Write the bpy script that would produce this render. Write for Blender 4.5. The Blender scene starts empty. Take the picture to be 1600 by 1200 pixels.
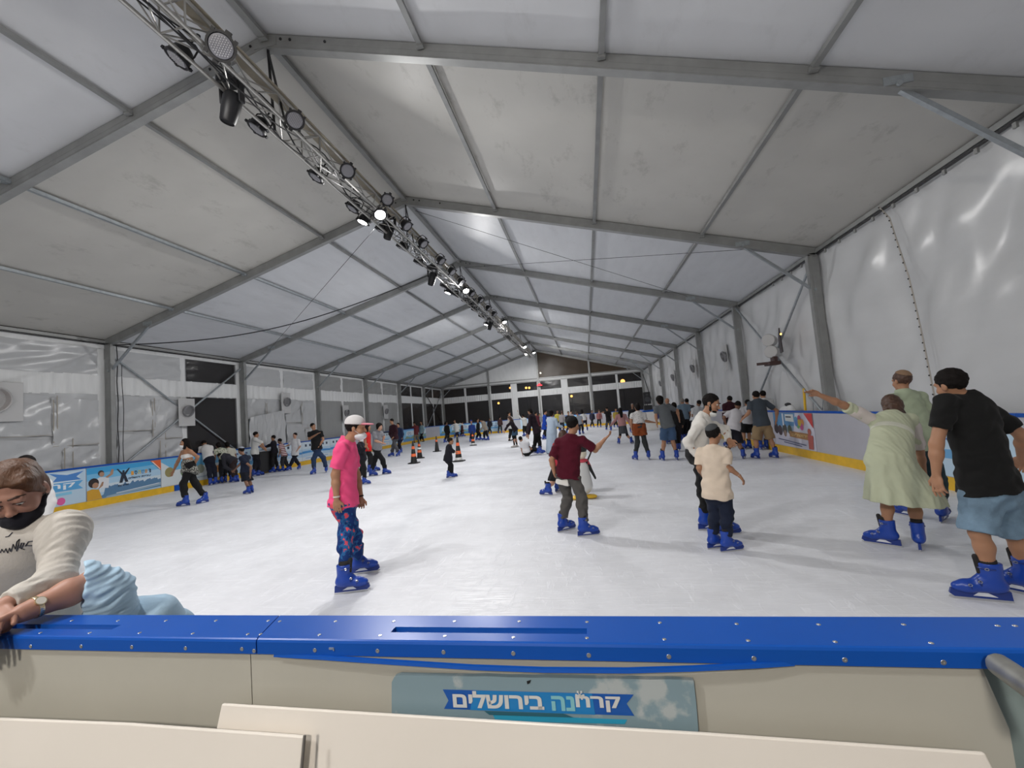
import bpy, bmesh, math, random
import numpy as np
from mathutils import Vector, Matrix
random.seed(7); RNG = np.random.default_rng(7)
C = bpy.context.scene.collection
PI = math.pi

# ------------------------------------------------------------------ camera
FPX, YAW, PITCH, ROLL, EYE = 678.33, -.16360, .06930, -.08070, 1.6
def _rot(yaw, pitch, roll):
    cy, sy = math.cos(yaw), math.sin(yaw); cp, sp = math.cos(pitch), math.sin(pitch); cr, sr = math.cos(roll), math.sin(roll)
    f = np.array([sy*cp, cy*cp, sp]); r0 = np.array([cy, -sy, 0.]); u0 = np.cross(r0, f)
    return cr*r0+sr*u0, -sr*r0+cr*u0, f
CR, CU, CF = _rot(YAW, PITCH, ROLL)
FH = np.array([math.sin(YAW), math.cos(YAW), 0.]); RH = np.array([math.cos(YAW), -math.sin(YAW), 0.])
O = np.array([0., 0., EYE])
def ray(x, y): return CF+CR*(x-800)/FPX+CU*(600-y)/FPX
def onX(x, y, X): d = ray(x, y); return O+d*(X/d[0])
def onY(x, y, Y): d = ray(x, y); return O+d*(Y/d[1])
def onZ(x, y, Z=0.): d = ray(x, y); return O+d*((Z-EYE)/d[2])
def onD(x, y, D): d = ray(x, y); return O+d*(D/(d@FH))
def px(P):
    v = np.asarray(P, float)-O; z = v@CF; return 800+FPX*(v@CR)/z, 600-FPX*(v@CU)/z
cd = bpy.data.cameras.new('camera'); cam = bpy.data.objects.new('camera', cd); C.objects.link(cam)
cd.sensor_width = 36; cd.lens = FPX/1600*36; cd.clip_start = .05; cd.clip_end = 500
cam.matrix_world = Matrix(((CR[0], CU[0], -CF[0], 0), (CR[1], CU[1], -CF[1], 0), (CR[2], CU[2], -CF[2], EYE), (0, 0, 0, 1)))
bpy.context.scene.camera = cam

# ------------------------------------------------------------------ materials
MATS = {}
def mat(name, col, rough=.6, metal=0., spec=.5, noise=0., nscale=8., bump=0., bscale=30., emit=0., sheen=0., stretch=None, coat=0.):
    if name in MATS: return MATS[name]
    m = bpy.data.materials.new(name); m.use_nodes = True; nt = m.node_tree; b = nt.nodes['Principled BSDF']
    col = tuple(col)+(1,) if len(col) == 3 else col
    b.inputs['Base Color'].default_value = col; b.inputs['Roughness'].default_value = rough
    b.inputs['Metallic'].default_value = metal; b.inputs['Specular IOR Level'].default_value = spec
    if sheen: b.inputs['Sheen Weight'].default_value = sheen
    if coat: b.inputs['Coat Weight'].default_value = coat
    if emit: b.inputs['Emission Color'].default_value = col; b.inputs['Emission Strength'].default_value = emit
    if noise or bump:
        tc = nt.nodes.new('ShaderNodeTexCoord'); mp = nt.nodes.new('ShaderNodeMapping'); nt.links.new(tc.outputs['Object'], mp.inputs[0])
        if stretch: mp.inputs['Scale'].default_value = stretch
    if noise:
        n = nt.nodes.new('ShaderNodeTexNoise'); n.inputs['Scale'].default_value = nscale; n.inputs['Detail'].default_value = 5
        nt.links.new(mp.outputs[0], n.inputs['Vector'])
        r = nt.nodes.new('ShaderNodeMapRange'); r.inputs[1].default_value = .3; r.inputs[2].default_value = .7
        r.inputs[3].default_value = 1-noise; r.inputs[4].default_value = 1+noise*.6; nt.links.new(n.outputs[0], r.inputs[0])
        h = nt.nodes.new('ShaderNodeHueSaturation'); h.inputs['Color'].default_value = col
        nt.links.new(r.outputs[0], h.inputs['Value']); nt.links.new(h.outputs[0], b.inputs['Base Color'])
    if bump:
        n2 = nt.nodes.new('ShaderNodeTexNoise'); n2.inputs['Scale'].default_value = bscale; n2.inputs['Detail'].default_value = 6
        nt.links.new(mp.outputs[0], n2.inputs['Vector'])
        bp = nt.nodes.new('ShaderNodeBump'); bp.inputs['Strength'].default_value = bump; bp.inputs['Distance'].default_value = .02
        nt.links.new(n2.outputs[0], bp.inputs['Height']); nt.links.new(bp.outputs[0], b.inputs['Normal'])
    MATS[name] = m; return m
def cloth(col, name=None):
    name = name or 'cloth_%02x%02x%02x' % tuple(int(min(1, c)*255) for c in col)
    return mat(name, col, .92, spec=.2, noise=.08, nscale=5, bump=.25, bscale=14, sheen=.04)
def pattern(name, c1, c2, kind, scale=20., thr=.5, c3=None):
    """two or three colour printed fabric"""
    if name in MATS: return MATS[name]
    m = mat(name, c1, .9, spec=.2); nt = m.node_tree; b = nt.nodes['Principled BSDF']
    tc = nt.nodes.new('ShaderNodeTexCoord')
    if kind == 'dots':
        t = nt.nodes.new('ShaderNodeTexVoronoi'); t.inputs['Scale'].default_value = scale; out = t.outputs['Distance']
    elif kind == 'stripes':
        s = nt.nodes.new('ShaderNodeSeparateXYZ'); nt.links.new(tc.outputs['Object'], s.inputs[0])
        mm = nt.nodes.new('ShaderNodeMath'); mm.operation = 'MULTIPLY'; mm.inputs[1].default_value = scale; nt.links.new(s.outputs['Z'], mm.inputs[0])
        t = nt.nodes.new('ShaderNodeMath'); t.operation = 'FRACT'; nt.links.new(mm.outputs[0], t.inputs[0]); out = t.outputs[0]
    else:
        t = nt.nodes.new('ShaderNodeTexNoise'); t.inputs['Scale'].default_value = scale; t.inputs['Detail'].default_value = 3; out = t.outputs[0]
    if kind != 'stripes': nt.links.new(tc.outputs['Object'], t.inputs['Vector'])
    r = nt.nodes.new('ShaderNodeValToRGB'); r.color_ramp.interpolation = 'CONSTANT'
    r.color_ramp.elements[0].color = tuple(c1)+(1,); r.color_ramp.elements[1].color = tuple(c2)+(1,); r.color_ramp.elements[1].position = thr
    if c3: e = r.color_ramp.elements.new(min(.99, thr+.09)); e.color = tuple(c3)+(1,)
    nt.links.new(out, r.inputs[0]); nt.links.new(r.outputs[0], b.inputs['Base Color'])
    return m

# ------------------------------------------------------------------ tagging
def tag(o, label=None, cat=None, group=None, kind=None):
    if label: o['label'] = label
    if cat: o['category'] = cat
    if group: o['group'] = group
    if kind: o['kind'] = kind
    return o
def empty(name, loc, label=None, cat=None, group=None):
    o = bpy.data.objects.new(name, None); C.objects.link(o); o.location = Vector([float(v) for v in loc]); o.empty_display_size = .1
    return tag(o, label, cat, group)

# ------------------------------------------------------------------ mesh builder
def basis(d, up=(0, 0, 1)):
    d = np.asarray(d, float); d = d/np.linalg.norm(d); up = np.asarray(up, float)
    if abs(d@up) > .97: up = np.array([1., 0, 0])
    s = np.cross(d, up); s /= np.linalg.norm(s); return s, np.cross(s, d), d
class MB:
    def __init__(self): self.v = []; self.f = []; self.m = []; self.cur = 0
    def add(self, vs, fs):
        n = len(self.v); self.v += [tuple(float(c) for c in p) for p in vs]
        for f in fs: self.f.append(tuple(i+n for i in f)); self.m.append(self.cur)
        return self
    def box(self, c, s, R=None, bev=0.):
        c = np.asarray(c, float); h = np.asarray(s, float)/2; R = np.eye(3) if R is None else np.asarray(R)
        if not bev:
            vs = [c+R.T@(h*np.array(q)) for q in [(-1,-1,-1),(1,-1,-1),(1,1,-1),(-1,1,-1),(-1,-1,1),(1,-1,1),(1,1,1),(-1,1,1)]]
            return self.add(vs, [(0,3,2,1),(4,5,6,7),(0,1,5,4),(1,2,6,5),(2,3,7,6),(3,0,4,7)])
        b = min(bev, min(h)*.9); bm = bmesh.new(); bmesh.ops.create_cube(bm, size=2)
        for v in bm.verts: v.co = Vector((v.co.x*h[0], v.co.y*h[1], v.co.z*h[2]))
        bmesh.ops.bevel(bm, geom=bm.edges[:], offset=b, segments=2, profile=.5, affect='EDGES')
        vs = [c+R.T@np.array(v.co) for v in bm.verts]; fs = [[v.index for v in f.verts] for f in bm.faces]; bm.free()
        return self.add(vs, fs)
    def bar(self, a, b, w, h, up=(0, 0, 1)):
        a = np.asarray(a, float); b = np.asarray(b, float); s, u, d = basis(b-a, up); L = np.linalg.norm(b-a)
        return self.box((a+b)/2, (w, h, L), np.array([s, u, d]))
    def cyl(self, a, b, r0, r1=None, n=12, cap=True):
        r1 = r0 if r1 is None else r1; a = np.asarray(a, float); b = np.asarray(b, float); s, u, d = basis(b-a)
        vs = []
        for p, r in ((a, r0), (b, r1)):
            for i in range(n): t = 2*PI*i/n; vs.append(p+r*(math.cos(t)*s+math.sin(t)*u))
        fs = [(i, (i+1) % n, n+(i+1) % n, n+i) for i in range(n)]
        if cap: fs += [tuple(range(n))[::-1], tuple(range(n, 2*n))]
        return self.add(vs, fs)
    def tube(self, pts, r, n=6, closed=False):
        pts = [np.asarray(p, float) for p in pts]; N = len(pts); vs = []
        for k in range(N):
            a = pts[max(k-1, 0)] if not closed else pts[k-1]; b = pts[min(k+1, N-1)] if not closed else pts[(k+1) % N]
            s, u, d = basis(b-a)
            rr = r[k] if hasattr(r, '__len__') else r
            for i in range(n): t = 2*PI*i/n; vs.append(pts[k]+rr*(math.cos(t)*s+math.sin(t)*u))
        fs = []
        for k in range(N if closed else N-1):
            q = (k+1) % N
            for i in range(n): fs.append((k*n+i, k*n+(i+1) % n, q*n+(i+1) % n, q*n+i))
        if not closed: fs += [tuple(range(n))[::-1], tuple(range((N-1)*n, N*n))]
        return self.add(vs, fs)
    def prism(self, pts, org, ux, uy, thick):
        """2D outline extruded along ux x uy, centred thickness from 0 to thick"""
        org = np.asarray(org, float); ux = np.asarray(ux, float); uy = np.asarray(uy, float); nz = np.cross(ux, uy); nz = nz/np.linalg.norm(nz); n = len(pts)
        lo = [org+ux*p[0]+uy*p[1] for p in pts]; hi = [q+nz*thick for q in lo]
        return self.add(lo+hi, [tuple(range(n))[::-1], tuple(range(n, 2*n))]+[(i, (i+1) % n, n+(i+1) % n, n+i) for i in range(n)])
    def lathe(self, prof, c, n=20, axis=(0, 0, 1)):
        c = np.asarray(c, float); s, u, d = basis(axis); vs = []
        for r, z in prof:
            for i in range(n): t = 2*PI*i/n; vs.append(c+d*z+r*(math.cos(t)*s+math.sin(t)*u))
        fs = [(k*n+i, k*n+(i+1) % n, (k+1)*n+(i+1) % n, (k+1)*n+i) for k in range(len(prof)-1) for i in range(n)]
        fs += [tuple(range(n))[::-1], tuple(range((len(prof)-1)*n, len(prof)*n))]
        return self.add(vs, fs)
    def sphere(self, c, r, n=12, R=None):
        c = np.asarray(c, float); r = np.ones(3)*r; R = np.eye(3) if R is None else np.asarray(R); vs = []; m = n//2
        for k in range(1, m):
            p = PI*k/m
            for i in range(n): t = 2*PI*i/n; vs.append(c+R.T@(r*np.array([math.sin(p)*math.cos(t), math.sin(p)*math.sin(t), math.cos(p)])))
        vs += [c+R.T@(r*np.array([0, 0, 1])), c-R.T@(r*np.array([0, 0, 1]))]; T = len(vs)-2
        fs = [(k*n+i, (k+1)*n+i, (k+1)*n+(i+1) % n, k*n+(i+1) % n) for k in range(m-2) for i in range(n)]
        fs += [(T, i, (i+1) % n) for i in range(n)]+[(T+1, (m-2)*n+(i+1) % n, (m-2)*n+i) for i in range(n)]
        return self.add(vs, fs)
    def grid(self, fn, nu, nv):
        vs = [fn(i/nu, j/nv) for j in range(nv+1) for i in range(nu+1)]
        return self.add(vs, [(j*(nu+1)+i, j*(nu+1)+i+1, (j+1)*(nu+1)+i+1, (j+1)*(nu+1)+i) for j in range(nv) for i in range(nu)])
    def build(self, name, mats, parent=None, smooth=False, local=False, recalc=True):
        me = bpy.data.meshes.new(name); off = Vector((0, 0, 0))
        if parent and not local:
            p = parent
            while p: off += p.location; p = p.parent
        me.from_pydata([(a-off.x, b-off.y, c-off.z) for a, b, c in self.v], [], self.f)
        ms = mats if isinstance(mats, (list, tuple)) else [mats]
        for m in ms: me.materials.append(m)
        me.polygons.foreach_set('material_index', self.m)
        if recalc:
            bm = bmesh.new(); bm.from_mesh(me); bmesh.ops.recalc_face_normals(bm, faces=bm.faces); bm.to_mesh(me); bm.free()
        if smooth:
            me.polygons.foreach_set('use_smooth', [True]*len(me.polygons))
            try: me.set_sharp_from_angle(angle=math.radians(40))
            except Exception: pass
        me.update(); o = bpy.data.objects.new(name, me); C.objects.link(o)
        if parent: o.parent = parent
        return o
def copy_tree(o, parent=None):
    c = o.copy(); C.objects.link(c); c.parent = parent
    for ch in o.children: copy_tree(ch, c)
    return c
def orient(o, R, s=1.):
    """R: rows are the object's x,y,z axes in world"""
    M = Matrix(((R[0][0], R[1][0], R[2][0]), (R[0][1], R[1][1], R[2][1]), (R[0][2], R[1][2], R[2][2])))
    o.rotation_euler = M.to_euler(); o.scale = (s, s, s)
def text_geo(s, size, bold=0.):
    cu = bpy.data.curves.new('t', 'FONT'); cu.body = s; cu.size = size; cu.offset = bold; cu.resolution_u = 3; cu.fill_mode = 'BOTH'
    o = bpy.data.objects.new('t', cu); C.objects.link(o)
    dg = bpy.context.evaluated_depsgraph_get(); me = bpy.data.meshes.new_from_object(o.evaluated_get(dg))
    vs = [(v.co.x, v.co.y) for v in me.vertices]; fs = [tuple(p.vertices) for p in me.polygons]
    bpy.data.objects.remove(o); bpy.data.curves.remove(cu); bpy.data.meshes.remove(me)
    return vs, fs
def put_text(mb, s, org, ux, uy, width, height, lift, bold=0., lo=0.):
    """lettering fitted into width x height on the plane org + ux,uy"""
    vs, fs = text_geo(s, 1., bold)
    if not vs: return
    a = np.array(vs); mn = a.min(0); sz = a.max(0)-mn; sz[sz == 0] = 1
    ux = np.asarray(ux, float); uy = np.asarray(uy, float); n = np.cross(ux, uy); n /= np.linalg.norm(n)
    P = [np.asarray(org)+ux*((q[0]-mn[0])/sz[0]*width)+uy*((q[1]-mn[1])/sz[1]*height)+n*lift for q in a]
    mb.add(P, fs)

# ------------------------------------------------------------------ distance-field bodies
def smin(a, b, k):
    h = np.maximum(k-np.abs(a-b), 0)/k; return np.minimum(a, b)-h*h*k*.25
class SDF:
    def __init__(self, k=.02): self.p = []; self.k = k
    def _add(self, fn, lo, hi, clips, op='u', k=None):
        self.p.append((fn, np.asarray(lo), np.asarray(hi), clips or [], op, self.k if k is None else k))
    def cone(self, a, b, ra, rb=None, q=1., fv=None, clips=None, op='u', k=None, rip=None):
        rb = ra if rb is None else rb; a = np.asarray(a, float); b = np.asarray(b, float); ba = b-a; L2 = max(ba@ba, 1e-9)
        def fn(P):
            pa = P-a; h = np.clip(pa@ba/L2, 0, 1); w = pa-h[..., None]*ba; r = ra+(rb-ra)*h
            d2 = (w**2).sum(-1)
            if fv is not None: cf = w@fv; d2 = d2+(q*q-1)*cf*cf
            if rip is not None:
                sv = np.cross(fv, ba/np.sqrt(L2)); th = np.arctan2(w@fv, w@sv); r = r*(1+rip[0]*(.25+.75*h)*np.sin(rip[1]*th+2.2*np.sin(2*th+rip[2])))
            return np.sqrt(d2)-r
        R = max(ra, rb)*1.25; self._add(fn, np.minimum(a, b)-R, np.maximum(a, b)+R, clips, op, k)
    def ell(self, c, r, R=None, clips=None, op='u', k=None):
        c = np.asarray(c, float); r = np.asarray(r, float); R = np.eye(3) if R is None else np.asarray(R)
        def fn(P):
            q = (P-c)@R.T; k0 = np.sqrt(((q/r)**2).sum(-1))+1e-9; k1 = np.sqrt(((q/r**2)**2).sum(-1))+1e-9; return k0*(k0-1)/k1
        m = r.max(); self._add(fn, c-m, c+m, clips, op, k)
    def mesh(self, vox, fold=None, gclip=None):
        pad = self.k+3*vox
        us = [p for p in self.p if p[4] == 'u']
        lo = np.min([p[1] for p in us], 0)-pad; hi = np.max([p[2] for p in us], 0)+pad
        n = np.ceil((hi-lo)/vox).astype(int)+1; V = np.full(n, .5, np.float32)
        ax = [lo[i]+vox*np.arange(n[i]) for i in range(3)]
        for fn, a, b, clips, op, k in self.p:
            i0 = np.maximum(((a-pad-lo)/vox).astype(int), 0); i1 = np.minimum(np.ceil((b+pad-lo)/vox).astype(int)+1, n)
            if (i1 <= i0).any(): continue
            G = np.stack(np.meshgrid(*[ax[i][i0[i]:i1[i]] for i in range(3)], indexing='ij'), -1)
            d = fn(G)
            for pt, nn in clips: d = np.maximum(d, (G-pt)@nn)
            sl = tuple(slice(i0[i], i1[i]) for i in range(3))
            if op == 'u': V[sl] = smin(V[sl], d, max(k, 1e-4))
            else: V[sl] = -smin(-V[sl], d, max(k, 1e-4))
        if fold or gclip:
            G = np.stack(np.meshgrid(*ax, indexing='ij'), -1)
            if fold and len(fold) > 3:
                amp, fr, sd, dv = fold; dv = np.asarray(dv); ph = G@dv*fr; x, y, z = G[..., 0]*fr, G[..., 1]*fr, G[..., 2]*fr
                V = V+amp*(np.sin(ph+1.4*np.sin(.23*x+.31*y+sd)+1.1*np.sin(.35*z-.2*x+sd*2))*(.6+.4*np.sin(.3*y+.25*z+sd))+.4*np.sin(1.9*ph+2*np.sin(.4*z+.3*x)))
            elif fold:
                amp, fr, sd = fold; x, y, z = G[..., 0]*fr, G[..., 1]*fr, G[..., 2]*fr
                w = np.sin(1.1*x+.7*z+1.7*np.sin(.9*y+1.3*z+sd))*np.sin(.8*y-1.3*z+sd*2+1.5*np.sin(1.2*x-.4*z))
                w += .5*np.sin(2.3*z+1.9*np.sin(1.4*x+1.1*y+sd)+sd)
                V = V+amp*w
            for pt, nn in gclip or []: V = np.maximum(V, (G-pt)@nn)
        return surfnet(V, lo, vox)
def surfnet(V, lo, h):
    S = V < 0; n = np.array(V.shape)-1
    cnt = np.zeros(n, np.int8); acc = np.zeros(tuple(n)+(3,), np.float32); quads = []
    for a in range(3):
        s0 = [slice(None)]*3; s1 = [slice(None)]*3; s0[a] = slice(0, -1); s1[a] = slice(1, None)
        A = S[tuple(s0)]; B = S[tuple(s1)]; idx = np.argwhere(A != B)
        if not len(idx): continue
        i2 = idx.copy(); i2[:, a] += 1; va = V[tuple(idx.T)]; vb = V[tuple(i2.T)]; t = va/(va-vb)
        pos = idx.astype(np.float32); pos[:, a] += t; b, c = (a+1) % 3, (a+2) % 3
        ok = (idx[:, b] > 0) & (idx[:, c] > 0) & (idx[:, b] < n[b]) & (idx[:, c] < n[c])
        idx = idx[ok]; pos = pos[ok]; fl = A[tuple(idx.T)]; cells = []
        for db, dc in ((0, 0), (1, 0), (1, 1), (0, 1)):
            q = idx.copy(); q[:, b] -= db; q[:, c] -= dc; np.add.at(acc, tuple(q.T), pos); np.add.at(cnt, tuple(q.T), 1); cells.append(q)
        quads.append((cells, fl))
    act = cnt > 0; ids = np.full(n, -1, np.int32); ids[act] = np.arange(act.sum())
    verts = acc[act]/cnt[act][:, None]*h+lo; F = []
    for cells, fl in quads:
        q = np.stack([ids[tuple(c.T)] for c in cells], 1); F.append(np.where(fl[:, None], q, q[:, ::-1]))
    F = np.concatenate(F) if F else np.zeros((0, 4), int)
    return verts, F
def sdf_obj(name, sdf, vox, m, parent=None, base=None, fold=None, gclip=None):
    v, f = sdf.mesh(vox, fold, gclip)
    if base is not None: v = v-np.asarray(base)
    me = bpy.data.meshes.new(name); me.vertices.add(len(v)); me.vertices.foreach_set('co', v.astype(np.float32).ravel())
    me.loops.add(len(f)*4); me.loops.foreach_set('vertex_index', f.astype(np.int32).ravel())
    me.polygons.add(len(f)); me.polygons.foreach_set('loop_start', np.arange(0, len(f)*4, 4, dtype=np.int32))
    me.polygons.foreach_set('use_smooth', np.ones(len(f), bool)); me.materials.append(m); me.update(calc_edges=True)
    o = bpy.data.objects.new(name, me); C.objects.link(o)
    if parent: o.parent = parent
    return o

# ================================================================== SETTING
XR, W, ZE, ZR, YA = -4.164, 9.5165, 4.718, 7.492, 5.4255
XL, XRT = XR-W, XR+W
FR = [YA+5*i for i in range(-2, 8)]
Y0, Y1 = FR[0], FR[-1]
SL = (ZR-ZE)/W
def roof(X): return ZR-abs(X-XR)*SL
def waves(a, b, s=0.):
    return (np.sin(a*1.9+1.3*np.sin(b*2.1+s))*np.sin(b*1.3+s*1.7+.8*np.sin(a*1.1))+.5*np.sin(a*4.1-b*3.3+s*3)*np.sin(b*2.7+a*.6))

M_alu = mat('aluminium', (.29, .295, .29), .45, .35, noise=.12, nscale=4)
M_galv = mat('galvanised_tube', (.34, .37, .39), .4, .5, noise=.15, nscale=12)
M_black = mat('black_metal', (.012, .012, .014), .45)
M_white = mat('white_panel', (.80, .78, .75), .35, noise=.03, nscale=2)
M_blue = mat('blue_plastic', (.006, .080, .40), .30, spec=.3, noise=.06, nscale=3)
M_yel = mat('yellow_kick', (.78, .47, .02), .4, noise=.12, nscale=5)
M_steel = mat('steel', (.6, .6, .6), .3, .9)
M_dark = mat('dark_rubber', (.02, .02, .022), .7)

def ice_material():
    m = mat('ice', (.78, .80, .84), .35, spec=.35); nt = m.node_tree; b = nt.nodes['Principled BSDF']; N = nt.nodes.new; L = nt.links.new
    tc = N('ShaderNodeTexCoord'); prev = None
    def noise(scale, st, rot, detail=6):
        mp = N('ShaderNodeMapping'); mp.inputs['Scale'].default_value = st; mp.inputs['Rotation'].default_value = (0, 0, rot); L(tc.outputs['Object'], mp.inputs[0])
        n = N('ShaderNodeTexNoise'); n.inputs['Scale'].default_value = scale; n.inputs['Detail'].default_value = detail; n.inputs['Roughness'].default_value = .6; n.inputs['Distortion'].default_value = 1.2 if st != (1, 1, 1) else 0; L(mp.outputs[0], n.inputs[0]); return n.outputs[0]
    def rng(s, a, b_, c, d):
        r = N('ShaderNodeMapRange'); r.inputs[1].default_value = a; r.inputs[2].default_value = b_; r.inputs[3].default_value = c; r.inputs[4].default_value = d; L(s, r.inputs[0]); return r.outputs[0]
    def mul(a, c, op='MULTIPLY'):
        q = N('ShaderNodeMath'); q.operation = op; L(a, q.inputs[0])
        if isinstance(c, float): q.inputs[1].default_value = c
        else: L(c, q.inputs[1])
        return q.outputs[0]
    cloud = rng(noise(.35, (1, 1, 1), 0, 3), .35, .65, .94, 1.03)
    s1 = rng(noise(2.2, (1, 9, 1), .6), .55, .75, 0, 1); s2 = rng(noise(2.6, (5, 1, 1), -.35), .56, .76, 0, 1); s3 = rng(noise(1.7, (1, 14, 1), -.9), .57, .74, 0, 1)
    sc = mul(mul(s1, s2, 'MAXIMUM'), s3, 'MAXIMUM')
    v = mul(cloud, mul(sc, .17), 'ADD')
    v = mul(v, rng(noise(5, (1, 1, 1), 0), .3, .7, .95, 1.03))
    h = N('ShaderNodeHueSaturation'); h.inputs['Color'].default_value = (.76, .775, .815, 1); L(v, h.inputs['Value']); L(h.outputs[0], b.inputs['Base Color'])
    L(rng(noise(1.2, (1, 1, 1), 0), .3, .7, .28, .6), b.inputs['Roughness'])
    bp = N('ShaderNodeBump'); bp.inputs['Strength'].default_value = .35; bp.inputs['Distance'].default_value = .01; L(sc, bp.inputs['Height']); L(bp.outputs[0], b.inputs['Normal'])
    return m
M_ice = ice_material()
mb = MB(); mb.box((-4.1, 19.95, -.05), (19.4, 38.2, .1)); tag(mb.build('floor', M_ice), kind='structure')
mb = MB(); mb.box((-4.1, -2, -.05), (19.3, 5.6, .1)); tag(mb.build('floor', mat('rubber_floor', (.12, .12, .12), .8, noise=.1)), kind='structure')
mb = MB(); mb.box((-4.1, 39.8, -.05), (19.3, 1.4, .1)); tag(mb.build('floor', mat('rubber_floor', (.12, .12, .12))), kind='structure')
mb = MB(); mb.box((-10, 35, -.2), (140, 150, .1)); tag(mb.build('floor', mat('asphalt', (.03, .028, .026), .9, noise=.3, nscale=1)), kind='structure')

# ceiling membrane, bay by bay
def membrane(name, col, stain, streak):
    m = mat(name, col, .5, spec=.3, noise=.05, nscale=1.2, bump=.25 if streak else .12, bscale=2.2, stretch=(1, 1, 1) if not streak else (3.5, .7, 3.5))
    nt = m.node_tree; b = nt.nodes['Principled BSDF']; N = nt.nodes.new; L = nt.links.new
    src = b.inputs['Base Color'].links[0].from_socket; tc = N('ShaderNodeTexCoord')
    mp = N('ShaderNodeMapping'); mp.inputs['Scale'].default_value = (1.6, .8, 1.6); L(tc.outputs['Object'], mp.inputs[0])
    n = N('ShaderNodeTexNoise'); n.inputs['Scale'].default_value = 1.5; n.inputs['Detail'].default_value = 9; n.inputs['Roughness'].default_value = .72; L(mp.outputs[0], n.inputs[0])
    r = N('ShaderNodeMapRange'); r.inputs[1].default_value = .56; r.inputs[2].default_value = .72; r.inputs[3].default_value = 0; r.inputs[4].default_value = stain; L(n.outputs[0], r.inputs[0])
    mx = N('ShaderNodeMix'); mx.data_type = 'RGBA'; mx.inputs[7].default_value = (.16, .15, .13, 1); L(r.outputs[0], mx.inputs[0]); L(src, mx.inputs[6]); L(mx.outputs[2], b.inputs['Base Color'])
    return m
MEM = [membrane('roof_vinyl', (.60, .61, .63), .12, False), membrane('roof_vinyl_old', (.50, .49, .46), .40, False), membrane('roof_vinyl_new', (.62, .635, .66), .15, True)]
for side in (-1, 1):
    mb = MB()
    for i in range(len(FR)-1):
        mb.cur = 0 if i < 2 else 1 if i == 2 else 2
        def fn(u, v, i=i):
            X = XR+side*W*u; Y = FR[i]+5*v; q = math.sin(PI*((u*4) % 1.0))*math.sin(PI*v)
            return (X, Y+.06, roof(X)+.01+.035*q+(.006*waves(X*3, Y*3, i) if i > 2 else 0))
        mb.grid(fn, 40, 12)
    tag(mb.build('ceiling', MEM, smooth=True, recalc=False), kind='structure')

# white vinyl curtain wall, right side
def vinyl(name, col, rough, bump, bscale, stretch=None, spec=.5, metal=0.):
    return mat(name, col, rough, metal, spec, noise=.05, nscale=1.5, bump=bump, bscale=bscale, stretch=stretch)
M_vin = vinyl('white_vinyl', (.60, .61, .62), .26, .30, 1.1, (1, .6, 1.6))
def rwall(u, v):
    Y = Y0+(Y1-Y0)*v; Z = .02+(ZE-.04)*u; t = ((Y-YA) % 5)/5; e = math.sin(PI*t)
    d = .06*waves(Y*1.1+Z*.9, Z*.8-Y*.5, 2.)+.03*math.sin(Y*3.2+Z*2.6+2*math.sin(Z*1.3))*e+.012*math.sin(Y*9+Z*6+2.5*math.sin(Y*.9))*e
    c = (Y-12.9)/1.3; k = (Z-2.4)/1.4; d += .05*math.sin(6*math.atan2(k, c))*math.exp(-(c*c+k*k)*.35)
    return (XRT+.03+.03*e+d*min(1, (ZE-Z)*1.2)*.8, Y, Z)
mb = MB(); mb.grid(rwall, 60, 460); tag(mb.build('wall_right', M_vin, smooth=True, recalc=False), kind='structure')
# near end wall behind the camera
mb = MB(); mb.prism([(XL, 0), (XRT, 0), (XRT, ZE), (XR, ZR), (XL, ZE)], (0, Y0-.05, 0), (1, 0, 0), (0, 0, 1), .03)
tag(mb.build('wall_near', vinyl('end_vinyl', (.5, .5, .51), .5, .2, 1.5)), kind='structure')

# left wall: white fabric bands around film windows
M_fab = mat('white_fabric', (.70, .71, .71), .55, noise=.06, nscale=3, bump=.3, bscale=3, stretch=(1, 3, .5))
M_silver = vinyl('silver_film', (.47, .48, .49), .27, .35, 1.5, spec=.6)
M_grey = vinyl('grey_film', (.30, .305, .30), .42, .3, 1.8, (1, 2.5, .6))
M_tan = mat('tape', (.33, .30, .25), .6)
def clear_material(name, tint, haze, rough=.16):
    m = bpy.data.materials.new(name); m.use_nodes = True; nt = m.node_tree; nt.nodes.clear(); N = nt.nodes.new; L = nt.links.new
    out = N('ShaderNodeOutputMaterial'); t = N('ShaderNodeBsdfTransparent'); t.inputs[0].default_value = tint
    p = N('ShaderNodeBsdfPrincipled'); p.inputs['Base Color'].default_value = haze; p.inputs['Roughness'].default_value = rough
    tc = N('ShaderNodeTexCoord'); n = N('ShaderNodeTexNoise'); n.inputs['Scale'].default_value = 1.6; n.inputs['Detail'].default_value = 5; L(tc.outputs['Object'], n.inputs[0])
    bp = N('ShaderNodeBump'); bp.inputs['Strength'].default_value = .5; bp.inputs['Distance'].default_value = .04; L(n.outputs[0], bp.inputs['Height']); L(bp.outputs[0], p.inputs['Normal'])
    mx = N('ShaderNodeMixShader'); mx.inputs[0].default_value = .5; L(t.outputs[0], mx.inputs[1]); L(p.outputs[0], mx.inputs[2]); L(mx.outputs[0], out.inputs[0])
    return m
M_clear = clear_material('clear_film', (.75, .75, .75, 1), (.045, .047, .052, 1))
M_brown = clear_material('fogged_film', (.85, .75, .65, 1), (.10, .068, .042, 1), .34)
XW = XL-.02
mb = MB()
def band(y0, y1, z0, z1, dx=0.): mb.box((XW+dx, (y0+y1)/2, (z0+z1)/2), (.012, y1-y0, z1-z0))
band(Y0, Y1, 4.45, ZE-.01)
mb.grid(lambda u, v: (XW+.012+.012*math.sin(v*900)*math.sin(v*77), Y0+(Y1-Y0)*v, 3.10+.58*u), 3, 900)
band(Y0, Y1, 0, 1.0)
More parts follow.
